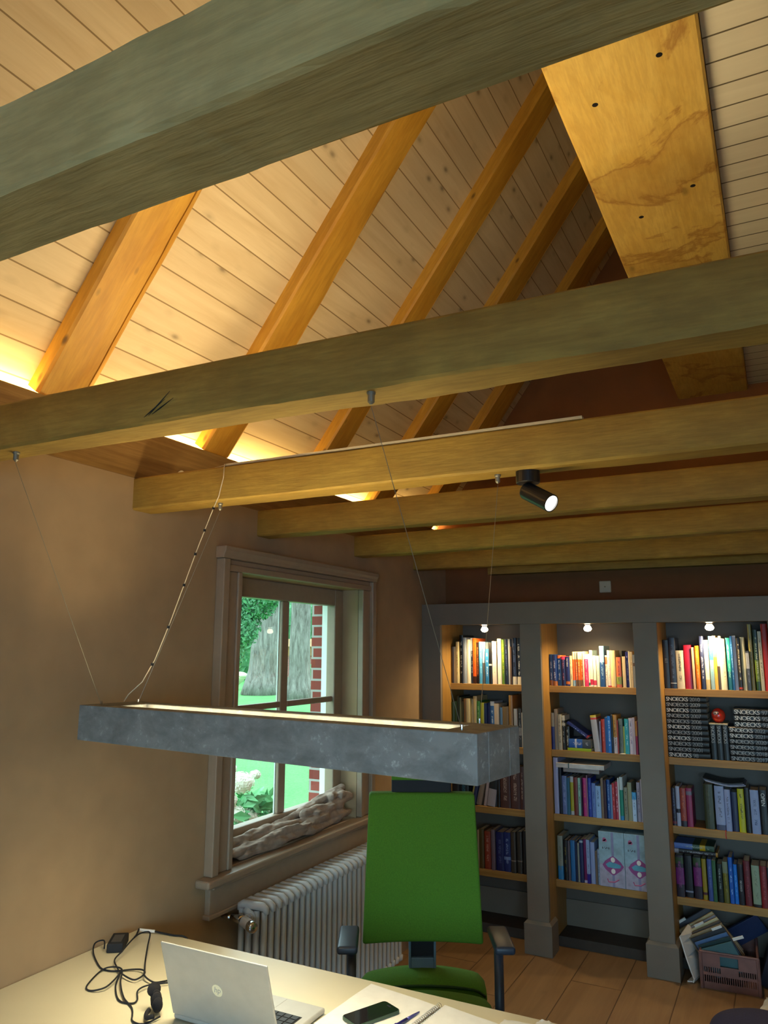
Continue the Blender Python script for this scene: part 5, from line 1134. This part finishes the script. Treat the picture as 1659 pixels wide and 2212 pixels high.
# --- right bay, second shelf: black yearbooks with silver lettering, ball on top of the upright ones
GA = 'black yearbooks stacked on the second shelf'
def yearbook(x0, x1, z0, th, yr, yb, label, bright=1., oy=0):
    o = flat('yearbook', x0, x1, z0, th, .20, '05070a', None, None, label, GA, y=SY+.002+oy, seed=400)
    # text in shelf space; the book is turned so place it through its inverse
    mw = o.matrix_basis.inverted(); s_ = th*1.03; wd = x1-x0
    me = M['lettw'] if bright > .6 else M['lettm']
    put_text('SNOECKS', s_, me, o, mw @ Matrix.Translation((x0+.004, yb-.0012+oy, z0+th*.14)) @ Matrix.Rotation(R(90), 4, 'X'), space=.80)
    put_text(yr, s_, M['letty'], o, mw @ Matrix.Translation((x0+.004+s_*4.35*.92, yb-.0012+oy, z0+th*.14)) @ Matrix.Rotation(R(90), 4, 'X'), name='year', space=.86)
    return o
M['lettm'] = plain('dull_silver_lettering', (.30, .30, .30, 1), .4, var=.01); M['letty'] = plain('grey_year_lettering', (.20, .205, .21, 1), .4, var=.01)
yrs = ['98', '2001', '2002', '2003', '2004', '2005', '2006', '2007', '2008', '2009', '2010']; th = .0309; ORD = ['lowest', 'second from the bottom', 'third from the bottom', 'fourth from the bottom', 'fifth from the bottom', 'middle one', 'fifth from the top', 'fourth from the top', 'third from the top', 'second from the top', 'topmost']
for i, yr in enumerate(yrs):
    yearbook(1.4705, 1.693-.0015*(i % 3), z2+.0005+th*i, th, yr, SY+.002, 'black yearbook lettered %s, %s in the tall left stack' % (yr, ORD[i]), 1. if yr in ('98', '2008', '2005', '2003', '2010') else .4)
rb = ['2017', '2018', '2019', '2020', '2021', '2022']
for i, yr in enumerate(rb):
    yearbook(1.796, 2.030, z2+.0005+.0303*i, .0303, yr, SY+.002, 'black yearbook lettered %s, %s of the wide right stack' % (yr, ['lowest', 'second lowest', 'third lowest', 'third highest', 'second highest', 'highest'][i]), 1. if yr in ('2022', '2021') else .4)
for i, yr in enumerate(('93', '95', '97')):
    yearbook(1.826, 2.030, z2+.1825+.0333*i, .0333, yr, SY+.002, 'black yearbook lettered %s, %s of three bright-lettered ones right of the red ball' % (yr, ['lowest', 'middle', 'top'][i]), 1., .004)
for i in range(3):
    x0 = 1.698+.0318*i; o = book(Matrix.Translation((x0, SY+.004, z2+.0005)), .031, .188, .19, '05070a', None, None, 'upright black yearbook under the red ball, %s of three' % ('leftmost', 'middle', 'rightmost')[i], 'upright black yearbooks', seed=450+i, name='yearbook')
    put_text('SNOECKS', .024, M['lettm'], o, Matrix.Translation((.0065, -.0008, .184)) @ Matrix.Rotation(R(90), 4, 'X') @ Matrix.Rotation(R(-90), 4, 'Z'), space=.85)
flat('book', 1.697, 1.793, z2+.1892, .009, .19, 'b0a488', None, None, 'thin cream book lying under the red ball, second shelf, right bay', GA, seed=460)
BL = thing('red_doll', 'round glossy red paper doll sitting on the upright black yearbooks', 'doll', (1.745, SY+.05, z2+.1985))
bc = (1.745, SY+.048, z2+.1985+.0405); b = MB(); b.sphere(bc, .0375, .037, .0405, 28, 18); b.build('body', plain('red_lacquer', (.62, .03, .015, 1), .25, coat=.5, var=.03), BL, smooth=True)
b = MB(); b.sphere((bc[0]-.006, bc[1]-.017, bc[2]+.012), .021, .021, .016, 20, 12); b.build('face', plain('pale_face_paint', (.42, .30, .28, 1), .5), BL, smooth=True)
for dx in (-.013, .002):
    b = MB(); b.sphere((bc[0]+dx, bc[1]-.0375, bc[2]+.014), .0035, .0015, .0035, 10, 8); b.build('eye', M['black'], BL, smooth=True)
# --- right bay, third shelf: curled magazines lying on the thick books, red ribbon
for i, (hc, lb, dz) in enumerate((('98a0b8', 'curled white magazine lowest on the olive and blue books, third shelf, right bay', 0), ('7c84a0', 'curled grey magazine in the middle of the little pile, third shelf', .006), ('20242c', 'curled dark-covered magazine on top of the pile, third shelf, right bay', .013))):
    m = MB(); n_ = 16; top = []; zb = z3+.2345+dz
    sag = lambda t: .022*(abs(t-.62)**1.5)*2-.001
    up = [(1.655+.205*k/n_-.006*i, zb+sag(k/n_)+.0045) for k in range(n_+1)]; dn = [(1.655+.205*k/n_-.006*i, zb+sag(k/n_)) for k in range(n_+1)]
    m.prism(up+dn[::-1], SY+.004, SY+.19, 'y'); o = m.build('magazine', plain('magazine_'+hc, hc, .45, var=.08, scale=60)); origin(o, (1.75, SY+.1, zb)); tag(o, lb, 'magazine', 'curled magazines on the third shelf')
m = MB(); m.tube([(1.744, SY+.02, z3+.0015), (1.744, SY-.001, z3+.0015), (1.744, SY-.0025, z3-.003), (1.7425, SY-.0025, z3-.022), (1.745, SY-.003, z3-.040)], [.0022]*5, 6)
o = m.build('ribbon_marker', plain('red_ribbon', (.60, .03, .03, 1), .5)); origin(o, (1.744, SY, z3)); tag(o, 'red ribbon marker hanging over the third shelf edge, right bay', 'ribbon')
# --- right bay, bottom shelf: two books lying on the standing ones
flat('book', 1.4706, 1.694, z4+.2285, .0245, .17, '14141c', [('a87820', .955, 1.0), ('8c8890', 0, .1)], 'a8a8b0', 'black book with orange end lying on the standing books, bottom shelf, right bay', 'lying books, right bay', seed=501)
flat('book', 1.4712, 1.678, z4+.2535, .0300, .16, '2c4c38', [('5070b8', 0, .46), ('c0a010', .64, .78)], 'a0b0a0', 'blue and green book with yellow patch, topmost lying book, bottom shelf', 'lying books, right bay', seed=502)
